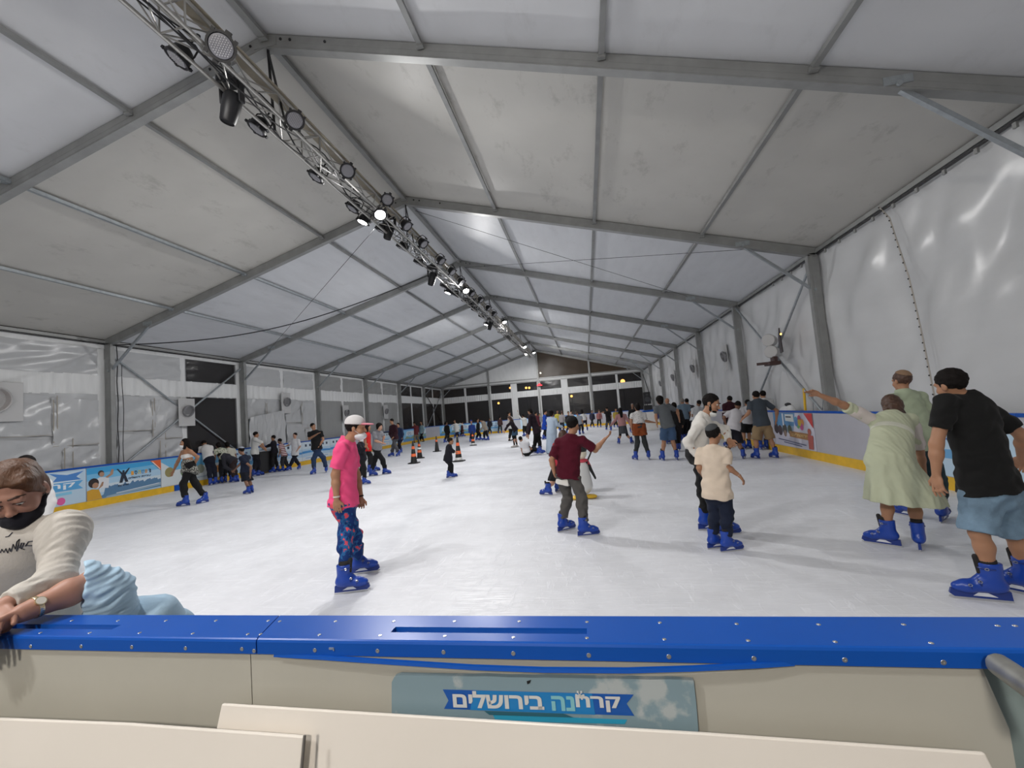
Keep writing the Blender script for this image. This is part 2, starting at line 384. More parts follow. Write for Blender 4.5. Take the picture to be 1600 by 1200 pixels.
for y in FR:
    band(y-.22, y+.30, 1., 3.11); band(y-.22, y+.30, 3.67, 4.46)
    if y < Y1: band(y+2.36, y+2.64, 1., 3.11, .004); band(y+2.36, y+2.64, 3.67, 4.46, .004)
tag(mb.build('wall_left', M_fab), kind='structure')
wn = 0
def film(name, y0, y1, z0, z1, m, amp, seed, X=XW):
    mb = MB(); mb.grid(lambda u, v: (X+.02+amp*waves(v*3.4*(y1-y0)/2.2+seed, u*3+seed, seed), y0+(y1-y0)*v, z0+(z1-z0)*u), 22, 34)
    o = mb.build(name, m, smooth=True, recalc=False); return tag(o, kind='structure')
kinds = {}
for i, y in enumerate(FR[:-1]):
    for h in (0, 1):
        a, b = (y+.28, y+2.38) if h == 0 else (y+2.62, y+4.80)
        k = (i, h)
        up = lo = 'silver'
        if i == 3 and h == 1: up = lo = 'clear'
        elif i in (5, 6): up = lo = 'grey'
        elif i >= 7: up = lo = 'clear'
        MM = dict(silver=M_silver, grey=M_grey, clear=M_clear)
        for z0, z1, kk in ((3.66, 4.46, up), (.98, 3.12, lo)):
            wn += 1; w_ = film('window_%d' % wn, a-.02, b+.02, z0, z1, MM[kk], .004 if kk == 'clear' else .022, i+h*.5)
        if up == 'silver' and i >= 2:      # overlapping sheets taped over the window
            mb = MB()
            for q, (fa, fb, za, zb) in enumerate([(0, .55, 2.05, 3.1), (.5, 1., 1.75, 3.0), (0, .7, 1.05, 1.95), (.6, 1., 1.0, 1.7)]):
                ya, yb = a+(b-a)*fa, a+(b-a)*fb; sd = i*1.3+h+q*2.1; tl = .06*math.sin(sd*3)
                mb.cur = 0; mb.grid(lambda u, v: (XW+.045+.012*q+.034*waves(v*3.0+sd, u*2.6+sd, sd)+.006*waves(v*11+sd, u*9-sd, sd), ya+(yb-ya)*v, za+tl*v+(zb-za)*u), 14, 20)
                mb.cur = 1; mb.box((XW+.07+.012*q, (ya+yb)/2, za+tl/2), (.004, (yb-ya), .012))
                mb.box((XW+.07+.012*q, yb if q % 2 == 0 else ya+.02, (za+zb)/2), (.004, .02, (zb-za)*.9))
            tag(mb.build('trim_%d' % wn, [M_silver, M_tan], smooth=True, recalc=False), kind='structure')

# far gable wall
GY = Y1
mb = MB()
def gb(x0, x1, z0, z1, dy=0.): mb.box(((x0+x1)/2, GY+.03+dy, (z0+z1)/2), (x1-x0, .012, z1-z0))
gb(XL, XRT, 4.45, ZE+.05); gb(XL, XRT, 0, 1.); gb(XR-1.25-.1-6.9-1.0, XRT, 1, 1.02)
mb.grid(lambda u, v: (XL+(XRT-XL)*v, GY+.015+.012*math.sin(v*560)*math.sin(v*41), 3.10+.58*u), 3, 600)
q = W/4
for k in range(-8, 9, 2):
    x = XR+k*q/2*1.; wd = .16 if k % 4 == 0 else .1
    wd = .30 if k in (-2, 2) else wd
    gb(x-wd, x+wd, 1., 4.5, .004)
mb.prism([(XL, ZE), (XR, ZE), (XR, ZR-.02)], (0, GY+.05, 0), (1, 0, 0), (0, 0, 1), .012)
tag(mb.build('wall_far', M_fab), kind='structure')
for k in range(-8, 8, 2):
    x0, x1 = XR+k*q/2, XR+(k+2)*q/2
    for z0, z1 in ((3.66, 4.46), (.98, 3.12)):
        wn += 1; mb = MB(); mb.grid(lambda u, v: (x0+(x1-x0)*u, GY+.05+.004*waves(u*4+k, v*4, k), z0+(z1-z0)*v), 8, 10)
        tag(mb.build('window_%d' % wn, M_clear, smooth=True, recalc=False), kind='structure')
wn += 1; mb = MB()
def tri(u, v): X = XR+W*u; return (X, GY+.06+.01*waves(u*9, v*5, 3), ZE+(roof(X)-ZE-.02)*v)
mb.grid(tri, 30, 14); tag(mb.build('window_%d' % wn, M_brown, smooth=True, recalc=False), kind='structure')
for a, b in (((XL, GY-.02, 4.86-.12), (XRT, GY-.02, 4.74)), ((XL, GY-.02, 4.5), (XRT, GY-.02, 4.5))):
    mb = MB(); mb.bar(a, b, .1, .09); o = mb.build('gable_rail', M_alu); tag(o, ('upper' if a[2] > 4.6 else 'lower')+' aluminium rail crossing the far gable at eave height', 'rail')
names = {-2: 'leftmost', 0: 'central', 2: 'rightmost'}
for k in (-2, 0, 2):
    x = XR+k*q; mb = MB(); mb.box((x, GY-.07, (roof(x)-.2)/2), (.16, .14, roof(x)-.2)); o = mb.build('gable_post', M_alu)
    tag(o, names[k]+' of the aluminium posts standing along the far gable wall', 'post')

# portal frames
ordn = ['frame behind the camera', 'frame above the camera', 'nearest visible', 'second nearest', 'third nearest', 'fourth nearest', 'fifth nearest', 'sixth nearest', 'seventh nearest', 'farthest, against the gable']
for i, y in enumerate(FR):
    if i == 0: continue
    root = empty('tent_frame', (XR, y, 0), 'grey aluminium portal frame of the tent roof, '+ordn[i]+(' frame in view' if 1 < i < 9 else ''), 'tent frame')
    for s in (-1, 1):
        mb = MB(); dr = np.array([s*W, 0, ZE-ZR]); dr /= np.linalg.norm(dr); nn = np.array([dr[2]*s, 0, -dr[0]*s]); nn = nn if nn[2] < 0 else -nn
        a = np.array([XR, y+.065, ZR])+nn*.1; b = np.array([XR+s*(W-.02), y+.065, ZE])+nn*.1
        R = np.array([dr, [0, 1, 0], nn]); mb.box((a+b)/2, (np.linalg.norm(b-a), .13, .2), R)
        mb.box((a+b)/2-np.array([0, .066, 0]), (np.linalg.norm(b-a), .003, .012), R)
        if i >= 1: mb.box((a+b)/2-np.array([0, .067, 0])+nn*.07, (np.linalg.norm(b-a), .004, .02), R)
        mb.build('rafter', M_alu, root)
        mb = MB(); xp = XR+s*(W-.12); mb.box((xp, y+.065, (ZE-.1)/2), (.2, .13, ZE-.1)); mb.box((xp-s*.02, y-.003, ZE/2), (.05, .01, ZE-.3)); mb.box((xp, y+.065, ZE-.42), (.215, .145, .3)); mb.build('post', M_alu, root)
        mb = MB(); mb.bar((XR+s*8.0, y+.065, roof(XR+s*8.0)-.15), (XR+s*(W-.15), y+.065, 3.80), .055, .055); mb.cyl((XR+s*(W-.15), y-.03, 3.80), (XR+s*(W-.15), y+.14, 3.80), .03); mb.cyl((XR+s*8, y-.03, roof(XR+s*8)-.17), (XR+s*8, y+.14, roof(XR+s*8)-.17), .03)
        mb.box((XR+s*8., y-.004, roof(XR+s*8)-.12), (.3, .012, .1)); mb.build('knee_brace', M_galv, root)
        for ux_ in (.25, .4, .95):
            mb = MB(); mb.cyl((XR+s*ux_, y-.012, roof(XR+s*ux_)-.07), (XR+s*ux_, y, roof(XR+s*ux_)-.07), .02, n=8); mb.build('bolt', M_black, root)
    mb = MB(); mb.box((XR, y-.004, ZR-.15), (.36, .014, .13)); mb.build('ridge_plate', M_alu, root)

# purlins (each run is bolted through the whole roof)
def purlin(X, z, lab, m=M_alu, w=.08, h=.07):
    mb = MB()
    for i in range(len(FR)-1): mb.bar((X, FR[i]+.13, z), (X, FR[i+1], z), w, h)
    for i in range(1, len(FR)):
        mb.box((X, FR[i]-.05, z-.03), (w+.03, .06, .05))
    tag(mb.build('roof_purlin', m), lab, 'purlin')
pn = {.25: 'closest to the ridge', .5: 'half way down the slope', .75: 'closest to the eave'}
purlin(XR, ZR-.08, 'square aluminium ridge purlin running along the top of the tent roof', w=.1)
for s in (-1, 1):
    for f in (.25, .5, .75):
        purlin(XR+s*W*f, roof(XR+s*W*f)-.06, ('left' if s < 0 else 'right')+' slope roof purlin '+pn[f], M_alu if not (s < 0 and f > .4) else M_galv, .07, .06)
    X = XR+s*(W-.02); mb = MB(); mb.bar((X, Y0, ZE-.06), (X, Y1, ZE-.06), .06, .08); mb.cur = 1; mb.bar((X-s*.005, Y0, ZE-.13), (X-s*.005, Y1, ZE-.13), .05, .025)
    tag(mb.build('eave_rail', [M_alu, M_black]), 'long aluminium eave rail along the top of the '+('left' if s < 0 else 'right')+' wall', 'rail')
# keder clips on right eave
for k in range(14):
    y = 5.9+k*.52
    if (y-YA) % 5 < .25: continue
    mb = MB(); mb.box((XRT-.045, y, ZE-.19), (.03, .05, .07)); o = mb.build('curtain_clip', M_alu); tag(o, 'small grey clip holding the white curtain to the right eave rail', 'clip', 'curtain clips along the right eave rail')
# brace tubes
def brace(a, b, lab, m=M_galv, r=.03):
    mb = MB(); mb.cyl(a, b, r, n=10); a = np.array(a); b = np.array(b)
    mb.cyl(a, a+(b-a)*.03, r*1.3, n=8); mb.cyl(b, b+(a-b)*.03, r*1.3, n=8); tag(mb.build('brace_tube', m, smooth=True), lab, 'brace')
brace((5.28, 10.6, 4.45), (5.28, 15.3, .95), 'diagonal steel tube in right wall bay, falling away from the camera behind the wall heater')
brace((5.21, 15.35, 4.5), (5.21, 10.6, .95), 'diagonal steel tube in right wall bay, rising away from the camera, crossed by its twin')
brace((-13.62, 10.62, 4.25), (-13.62, 15.3, .9), 'diagonal steel tube in left wall bay, falling away from the nearest left post')
brace((-13.55, 15.35, 4.3), (-13.55, 10.62, .9), 'diagonal steel tube in left wall bay, rising away behind the girl in white bandeau')
brace((-13.6, 35.6, 4.2), (-13.6, 40.2, 1.), 'dark diagonal tube in the farthest left wall bay, falling away', M_black)
brace((-13.55, 35.6, 1.), (-13.55, 40.2, 4.2), 'diagonal tube in the farthest left wall bay, rising away')
brace((5.28, 40.2, 4.2), (5.28, 35.6, 1.2), 'dark diagonal tube in the farthest right wall bay beside the loudspeaker', M_black)
# seam with lacing eyelets on the right curtain
mb = MB(); pts = [onX(x, y, XRT-.0) for x, y in [(1378, 322), (1395, 340), (1408, 380), (1425, 430), (1437, 480), (1448, 530), (1458, 580), (1470, 640)]]
mb.tube([p-np.array([.05, 0, 0]) for p in pts], .012, 5)
for i in range(len(pts)-1):
    for t in (.1, .35, .6, .85):
        p = pts[i]*(1-t)+pts[i+1]*t; mb.cur = 1; mb.sphere(p-np.array([.066, 0, 0]), .013, 6); mb.cur = 0
o = mb.build('lacing_cord', [mat('cord', (.45, .42, .38), .8), M_black]); tag(o, 'laced seam cord hanging down the white curtain wall near the black shirt man', 'cord')

# ------------------------------------------------------------------ lighting truss
TZ = 6.35
root = empty('lighting_truss', (XR, Y0, TZ), 'long silver box truss hanging below the ridge and carrying stage lamps', 'truss')
M_truss = mat('truss_alu', (.42, .41, .39), .35, .6); hs = .17
for sx in (-1, 1):
    for sz in (-1, 1):
        mb = MB(); mb.cyl((XR+sx*hs, Y0+1, TZ+sz*hs), (XR+sx*hs, 36.5, TZ+sz*hs), .025, n=8); mb.build('chord', M_truss, root, smooth=True)
for fi in range(4):
    mb = MB(); n = 82; y0 = Y0+1
    for k in range(n):
        ya, yb = y0+k*.5, y0+k*.5+.5; s = 1 if k % 2 else -1
        if fi == 0: a, b = (XR-hs, ya, TZ-s*hs), (XR-hs, yb, TZ+s*hs)
        if fi == 1: a, b = (XR+hs, ya, TZ-s*hs), (XR+hs, yb, TZ+s*hs)
        if fi == 2: a, b = (XR-s*hs, ya, TZ-hs), (XR+s*hs, yb, TZ-hs)
        if fi == 3: a, b = (XR-s*hs, ya, TZ+hs), (XR+s*hs, yb, TZ+hs)
        mb.cyl(a, b, .011, n=5, cap=False)
        if k % 5 == 0: mb.cyl((a[0], ya, a[2]), (2*XR-a[0], ya, a[2]) if fi > 1 else (a[0], ya, 2*TZ-a[2]), .012, n=5)
    mb.build('lacing', M_truss, root, smooth=True)
mb = MB(); mb.box((XR+.10, 16, TZ+.215), (.22, 40, .015)); mb.build('cover_board', mat('beige_board', (.36, .32, .25), .7, noise=.1), root)
for j in range(4):
    pts = [(XR+.1*math.sin(y*1.3+j)+.05*math.sin(y*3.1+j*2), y, TZ-.12+.09*math.sin(y*2.1+j*1.4)) for y in np.arange(Y0+1.2, 36, .25)]
    mb = MB(); mb.tube(pts, .013, 4); mb.build('cable', M_black, root, smooth=True)
for i, y in enumerate(FR[1:-1]):
    mb = MB(); mb.bar((XR, y+.05, ZR-.24), (XR-.1, y+.25, TZ-.17), .05, .012, (1, 0, 0)); mb.bar((XR, y+.05, ZR-.24), (XR+.1, y+.25, TZ-.17), .05, .012, (1, 0, 0))
    mb.cyl((XR, y+.05, ZR-.12), (XR, y+.05, ZR-.3), .018, n=6); mb.cur = 1; mb.tube([(XR-.02, y+.05, ZR-.2), (XR-.16, y+.1, TZ+.2)], .005, 4)
    tag(mb.build('lifting_sling', [M_black, M_steel]), 'black lifting sling between the '+ordn[i+1]+' tent frame and the truss', 'sling')

M_lens = mat('led_lens', (.22, .22, .25), .25, spec=.6); M_lit = mat('lit_lens', (1., .97, .95), .3, emit=28.); M_dot = mat('led_dot', (.5, .5, .52), .2)
def make_par(lit=False):
    root = empty('par_light', (0, 0, 0))
    mb = MB(); mb.lathe([(.04, .16), (.085, .13), (.115, .05), (.118, -.0), (.128, -.005), (.128, -.03), (.108, -.03), (.105, -.012)], (0, 0, 0), 20); 
    for t in range(4): a = t*PI/2+.7; mb.box((math.cos(a)*.135, math.sin(a)*.135, -.018), (.035, .03, .03))
    mb.build('housing', M_black, root, smooth=True, local=True)
    mb = MB(); mb.lathe([(.106, -.012), (.10, -.024), (.0005, -.027)], (0, 0, 0), 20)
    l = mb.build('lens', M_lit if lit else M_lens, root, smooth=True, local=True)
    if not lit:
        mb = MB()
        for i in range(-4, 5):
            for j in range(-4, 5):
                x, y = i*.021+(j % 2)*.0105, j*.019
                if x*x+y*y < .0078: mb.cyl((x, y, -.024), (x, y, -.031), .0062, n=6)
        d = mb.build('led_cluster', M_dot, l, local=True)
    mb = MB(); mb.tube([(-.14, 0, .03), (-.15, 0, .09), (-.13, 0, .19), (-.06, 0, .23), (.06, 0, .23), (.13, 0, .19), (.15, 0, .09), (.14, 0, .03)], .010, 6)
    mb.box((-.14, 0, .04), (.03, .05, .05)); mb.box((.14, 0, .04), (.03, .05, .05)); mb.build('yoke', M_black, root, smooth=True, local=True)
    mb = MB(); mb.cyl((0, 0, .22), (0, 0, .31), .012, n=6); mb.tube([(.035*math.cos(a), 0, .335+.035*math.sin(a)) for a in np.linspace(-2.4, 3.2, 9)], .010, 5); mb.build('clamp', M_black, root, local=True)
    return root
def make_head():
    root = empty('moving_head_light', (0, 0, 0))
    mb = MB(); mb.box((0, 0, .26), (.30, .24, .12), bev=.04); mb.build('base', M_black, root, local=True)
    mb = MB(); mb.box((-.14, 0, .1), (.035, .1, .28), bev=.015); mb.box((.14, 0, .1), (.035, .1, .28), bev=.015); mb.build('arm', M_black, root, local=True)
    mb = MB(); mb.lathe([(.02, .12), (.09, .1), (.12, .03), (.115, -.1), (.095, -.28), (.085, -.30), (.08, -.28), (.02, -.27)], (0, 0, 0), 16, (.25, .1, 1)); mb.build('lamp_head', M_black, root, smooth=True, local=True)
    mb = MB(); mb.cyl((0, 0, .3), (0, 0, .38), .02, n=6); mb.build('clamp', M_black, root, local=True)
    return root
par0, par1, head0 = make_par(False), make_par(True), make_head()
used = {'p': 0, 'l': 0, 'h': 0}
def place_lamp(kind, P, aim, lab, group=None, s=1.):
    src = {'p': par0, 'l': par1, 'h': head0}[kind]; o = src if not used[kind] else copy_tree(src); used[kind] += 1
    o.location = Vector([float(c) for c in P]); z = -np.array(aim, float); z /= np.linalg.norm(z)
    x = np.cross((0, 1, .2), z); x /= np.linalg.norm(x); orient(o, [x, np.cross(z, x), z], s)
    tag(o, lab, 'stage light', group); o['label'] = lab
    if group: o['group'] = group
    elif 'group' in o: del o['group']
    return o
PL = 0.33
lampR = [(346, 73), (461, 188), (543, 267), (605, 312), (636, 353), (662, 381), (690, 408), (707, 425), (722, 441), (738, 459), (752, 469), (764, 482), (773, 491)]
lampL = [(278, 90), (402, 200), (494, 276), (551, 325), (596, 360), (628, 387), (654, 411), (694, 448), (711, 461), (726, 471), (741, 485), (752, 495), (774, 512), (781, 520), (790, 528)]
for i, (x, y) in enumerate(lampR):
    P = onX(x, y, XR+PL); lab = ['largest round stage lamp with dotted face, on the right side of the truss', 'round stage lamp on the right side of the truss, beside the first sling', 'round stage lamp right of truss between the first sling and the bright lamp', 'dark round stage lamp directly above the brightest lit lamp'][i] if i < 4 else 'small dark round stage lamp along the right side of the far truss'
    place_lamp('p', P, (.45, -.75, -.55) if i < 4 else (.6, -.1, -.75), lab, None if i < 4 else 'far round lamps on the right of the truss', 1.25 if i == 0 else 1.05)
for i, (x, y) in enumerate(lampL):
    P = onX(x, y, XR-PL); lab = ['tilted round stage lamp on the left of the truss, nearest the camera', 'tilted round stage lamp hanging left beside the nearest big spotlight', 'tilted round stage lamp hanging alone left, half way to the bright lamp', 'unlit round stage lamp just above the lit tilted one'][i] if i < 4 else 'small dark tilted stage lamp along the left side of the far truss'
    place_lamp('p', P, (-.5, -.25, -.85) if i < 4 else (-.5, 0, -.85), lab, None if i < 4 else 'far tilted lamps on the left of the truss', 1.1)
heads = [(363, 158), (609, 355), (676, 431), (738, 470), (766, 506), (797, 524)]
hl = ['big black moving head spotlight nearest the camera', 'moving head spotlight just beyond the brightest lamp', 'moving head spotlight where the black cable meets the truss', 'moving head spotlight just beyond the second bright lamp', 'small far moving head spotlight, second farthest on the truss', 'small far moving head spotlight, farthest on the truss']
for (x, y), l in zip(heads, hl): place_lamp('h', onX(x, y, XR-.12)+np.array([0, 0, .0]), (-.05, .1, -1), l+', hanging under the truss', s=1.)
def lamp_light(P, aim, power, size=.22):
    ld = bpy.data.lights.new('lamp_glow', 'AREA'); ld.shape = 'DISK'; ld.size = size; ld.energy = power; ld.color = (1., .985, .97)
    o = bpy.data.objects.new('lamp_glow', ld); C.objects.link(o); z = -np.array(aim, float); z /= np.linalg.norm(z); x = np.cross((0, 1, .1), z); x /= np.linalg.norm(x)
    orient(o, [x, np.cross(z, x), z]); q = np.asarray(P)-z*.06; o.location = Vector([float(c) for c in q]); return o
PW = .76
lits = [((594, 335), +PL, (.28, -.5, -.8), 'brightest lit stage lamp on the truss, glaring round face'), ((567, 346), -PL, (-.35, -.15, -.95), 'lit tilted stage lamp left of the brightest one'),
        ((728, 454), +PL, (.3, -.45, -.85), 'second brightest lit stage lamp, half way along the truss'), ((700, 457), -PL, (-.35, -.1, -.95), 'lit tilted stage lamp left of the second brightest one'),
        ((788, 503), +PL, (.3, -.3, -.9), 'third lit stage lamp on the right side of the far truss'), ((760, 507), -PL, (-.35, -.1, -.95), 'third lit tilted lamp on the left side of the far truss'),
        ((820, 542), +PL, (.3, -.3, -.9), 'fourth lit stage lamp at the far end of the truss, upper one'), ((822, 553), -PL*.3, (-.3, -.3, -.9), 'lit stage lamp at the far end of the truss, lower left one'), ((834, 551), +PL*1.5, (.3, -.3, -.9), 'lit stage lamp at the far end of the truss, lower right one')]
for (x, y), dx, aim, lab in lits:
    P = onX(x, y, XR+dx)
    if P[1] > 36: P = onY(x, y, 35.5)
    place_lamp('l', P, aim, lab); lamp_light(P, (aim[0], aim[1] if P[1] < 20 else .45, aim[2]), (150 if P[1] < 12 else 190 if P[1] < 20 else 330)*PW)
for k, (yy, s) in enumerate([(1.2, 1), (1.6, -1), (-2.2, 1), (-2.6, -1)]):
    P = np.array([XR+s*PL, yy, 6.2]); aim = (.3*s, .2, -.9); place_lamp('l', P, aim, 'lit stage lamp of the truss above and behind the camera', 'lit lamps above the camera'); lamp_light(P, aim, 130*PW)
# warm floodlight of the entrance area, behind the camera
P = np.array([-1.2, Y0+.5, 4.3]); root = empty('floodlight', P, 'warm floodlight mounted on the near end wall behind the camera', 'floodlight')
mb = MB(); mb.box(P+np.array([0, -.05, 0]), (.9, .12, .5), bev=.03); mb.build('housing', M_black, root); mb = MB(); mb.box(P+np.array([0, .015, 0]), (.8, .01, .4)); mb.build('lens', mat('warm_lit', (1., .86, .68), emit=14), root)
mb = MB(); mb.bar(P+np.array([0, -.1, 0]), P+np.array([0, -.55, 0]), .06, .06); mb.build('bracket', M_black, root)
fl_ = lamp_light(P+np.array([0, .03, 0]), (.12, .95, -.42), 190, .5); fl_.data.color = (1., .93, .85)
# hanging cables
def cable(pts, r, lab, name='cable'):
    mb = MB(); mb.tube(pts, r, 5); tag(mb.build(name, M_black, smooth=True), lab, 'cable')
a = np.array([-13.45, 10.5, 4.55]); b = onX(668, 431, XR-.1); cable([a+(b-a)*t-np.array([0, 0, .55*math.sin(PI*t)*1.]) for t in np.linspace(0, 1, 24)], .016, 'sagging black power cable from the left eave to the truss')
cable([(-13.48+.02*math.sin(z*5), 10.62, z) for z in np.linspace(4.6, 1., 14)], .014, 'black cable running down beside the nearest left post')
cable([(-13.5, 10.78+.02*math.sin(z*3), z) for z in np.linspace(4., 1., 10)], .01, 'thin grey rope hanging down behind the nearest left post')
a = onX(585, 358, XR-.1); b = np.array([-12.2, 15.3, 4.9]); cable([a+(b-a)*t for t in np.linspace(0, 1, 6)], .006, 'thin guy wire from the brightest lamp down to the left eave')
a = np.array([XR+.2, 10.6, 7.15]); b = np.array([3.7, 15.3, 5.1]); cable([a+(b-a)*t for t in np.linspace(0, 1, 6)], .006, 'thin guy wire crossing the right slope, from the second frame ridge')
a = np.array([XR+.2, 15.3, 7.15]); b = np.array([4.6, 10.6, 4.9]); cable([a+(b-a)*t for t in np.linspace(0, 1, 6)], .006, 'thin guy wire crossing the right slope, from the third frame ridge')

# ------------------------------------------------------------------ wall fans
M_fanw = mat('fan_white', (.50, .50, .50), .4); M_fang = mat('fan_grey', (.25, .25, .26), .5)
def make_fan(dirx, nm='wall_fan'):
    """axis along dirx (pointing into the hall)"""
    root = empty(nm, (0, 0, 0)); d = dirx
    mb = MB(); mb.box((0, 0, -.05), (.02, .62 if dirx > 0 else .34, .95), bev=.008); mb.build('mounting_plate', M_fanw, root, local=True)
    mb = MB(); mb.lathe([(.15, 0), (.19, .01), (.205, .05), (.20, .1), (.185, .11), (.175, .1), (.17, .02)], (d*.02, 0, 0), 20, (d, 0, -.25)); mb.build('housing', M_fang, root, smooth=True, local=True)
    mb = MB(); ax = basis((d, 0, -.25)); c = np.array([d*.02, 0, 0])+ax[2]*.1
    for r in (.05, .09, .13, .165): mb.tube([c+r*(math.cos(t)*ax[0]+math.sin(t)*ax[1]) for t in np.linspace(0, 2*PI, 16, endpoint=False)], .004, 4, True)
    for t in np.linspace(0, PI, 5)[:-1]: mb.cyl(c-.175*(math.cos(t)*ax[0]+math.sin(t)*ax[1]), c+.175*(math.cos(t)*ax[0]+math.sin(t)*ax[1]), .004, n=4)
    mb.build('grille', M_fang, root, local=True)
    return root
fl = make_fan(1); fr = make_fan(-1)
for i, (yy, zz, lab) in enumerate([(12.9, 2.62, 'round grey fan on a white plate between the crossed tubes of the left wall'), (17.95, 3.0, 'round fan on the left wall above the small skaters in white shirts'), (22.95, 2.45, 'round fan on the left wall above the man in pink shirt'), (28, 2.5, 'small round fan far down the left wall')]):
    o = fl if i == 0 else copy_tree(fl); o.location = (XL+.15, yy, zz); tag(o, lab, 'fan')
for i, (yy, zz, lab) in enumerate([(17.06, 3.1, 'wall fan on the white right curtain, nearest of the row seen edge-on'), (21.9, 3.1, 'wall fan on the white right curtain, second of the row seen edge-on'), (26.8, 3.0, 'wall fan on the white right curtain, third of the row seen edge-on'), (31.3, 2.9, 'wall fan on the white right curtain, farthest of the row')]):
    o = fr if i == 0 else copy_tree(fr); o.location = (XRT-.1, yy, zz); tag(o, lab, 'fan')
P = onX(-9, 624, XL+.12); root = empty('wall_fan', P, 'white fan with orange centre on a plate at the left edge of the picture', 'fan')
mb = MB(); mb.box((XL+.09, P[1]-.25, P[2]-.05), (.02, 1.6, .95), bev=.008); mb.build('mounting_plate', M_fanw, root)
mb = MB(); mb.lathe([(.27, 0), (.30, .03), (.31, .16), (.29, .18), (.27, .16), (.26, .02)], (XL+.1, P[1]-.05, P[2]), 22, (1, 0, -.2)); mb.build('housing', M_fanw, root, smooth=True)
mb = MB(); mb.lathe([(.10, .03), (.12, .07), (.08, .13), (.01, .14)], (XL+.1, P[1]-.05, P[2]-.03), 14, (1, 0, -.2)); tag(mb.build('hub', mat('orange_hub', (.75, .22, .02), .5), root, smooth=True), 'orange hub')
# the big heater with a bracket on the right wall
P = onX(1208, 528, 4.95); root = empty('wall_heater', P, 'white twin drum heater on a dark bracket mounted on the right wall behind crossed tubes', 'heater')
for nm_, (x, y) in (('drum', (1202, 532)), ('drum', (1206, 550))):
    c = onX(x, y, 5.0); mb = MB(); mb.lathe([(.12, -.17), (.165, -.15), (.165, .12), (.15, .14), (.03, .15)], c, 18, (-.5, -.75, 0)); mb.build(nm_, M_fanw, root, smooth=True)
mb = MB(); mb.prism([(-.05, -.2), (.08, -.22), (.1, .15), (0, .42)], onX(1219, 535, 5.0)+np.array([0, 0, -.05]), (0, 1, 0), (0, 0, 1), .03); mb.build('shield', mat('dark_plate', (.05, .045, .05), .5), root)
c = onX(1207, 568, 4.95); mb = MB(); mb.box(c, (.3, .34, .1), bev=.02); mb.bar(c+np.array([0, .0, .02]), c+np.array([-.35, .1, .02]), .07, .07); mb.box(c+np.array([.05, 0, .1]), (.12, .2, .16), bev=.02); mb.build('bracket', mat('brown_bracket', (.06, .03, .028), .5), root)
mb = MB(); mb.sphere(onX(1220, 522, 4.93), .022, 8); tag(mb.build('indicator', mat('amber_led', (1, .35, .05), emit=12), root), 'glowing amber indicator')

# ------------------------------------------------------------------ outside: street lamps beyond the gable film
M_street = mat('street_glow', (1., .38, .08), emit=9.)
for i, (x, y, D, lab) in enumerate([(822, 606, 60, 'left one of the orange street lamp pair'), (827, 606, 60, 'right one of the orange street lamp pair'), (973, 596, 55, 'large orange street lamp at the right of the gable windows'), (779, 630, 62, 'orange street lamp low in the left gable window'), (766, 629, 66, 'fainter orange street lamp beside the leftmost gable post'), (893, 619, 58, 'dim orange street lamp in the lower right window'), (797, 606, 70, 'small orange street lamp in the upper window left of the pair')]):
    P = onY(x, y, D); root = empty('street_lamp', (P[0], P[1], -.1), lab+', seen through the film', 'street lamp')
    mb = MB(); mb.sphere(P, .16 if i != 2 else .28, 10); mb.build('bulb', M_street, root, smooth=True)
    mb = MB(); mb.cyl((P[0], P[1], -.15), (P[0], P[1], P[2]-.25), .06, .04); mb.cyl((P[0], P[1], P[2]-.28), (P[0], P[1], P[2]-.18), .1, .16); mb.build('pole', M_dark, root)
P = onY(844.5, 583, GY-.2); root = empty('bare_lamp', P, 'small bare lamp fixed to the central gable post', 'lamp')
mb = MB(); mb.sphere(P, .05, 8); mb.build('bulb', mat('bare_glow', (1, .9, .7), emit=20), root); mb = MB(); mb.box(P+np.array([0, .09, .02]), (.06, .1, .06)); mb.build('holder', M_dark, root)
P = onY(843, 602, GY-.3); root = empty('exit_light', P, 'red illuminated box on the central gable post', 'lamp')
mb = MB(); mb.box(P, (.5, .06, .1), bev=.01); mb.box(P+np.array([0, 0, .12]), (.22, .06, .08), bev=.01); mb.build('red_face', mat('red_glow', (.9, .06, .08), emit=1.2), root); mb = MB(); mb.box(P+np.array([0, .1, 0]), (.3, .14, .2)); mb.build('housing', M_dark, root)

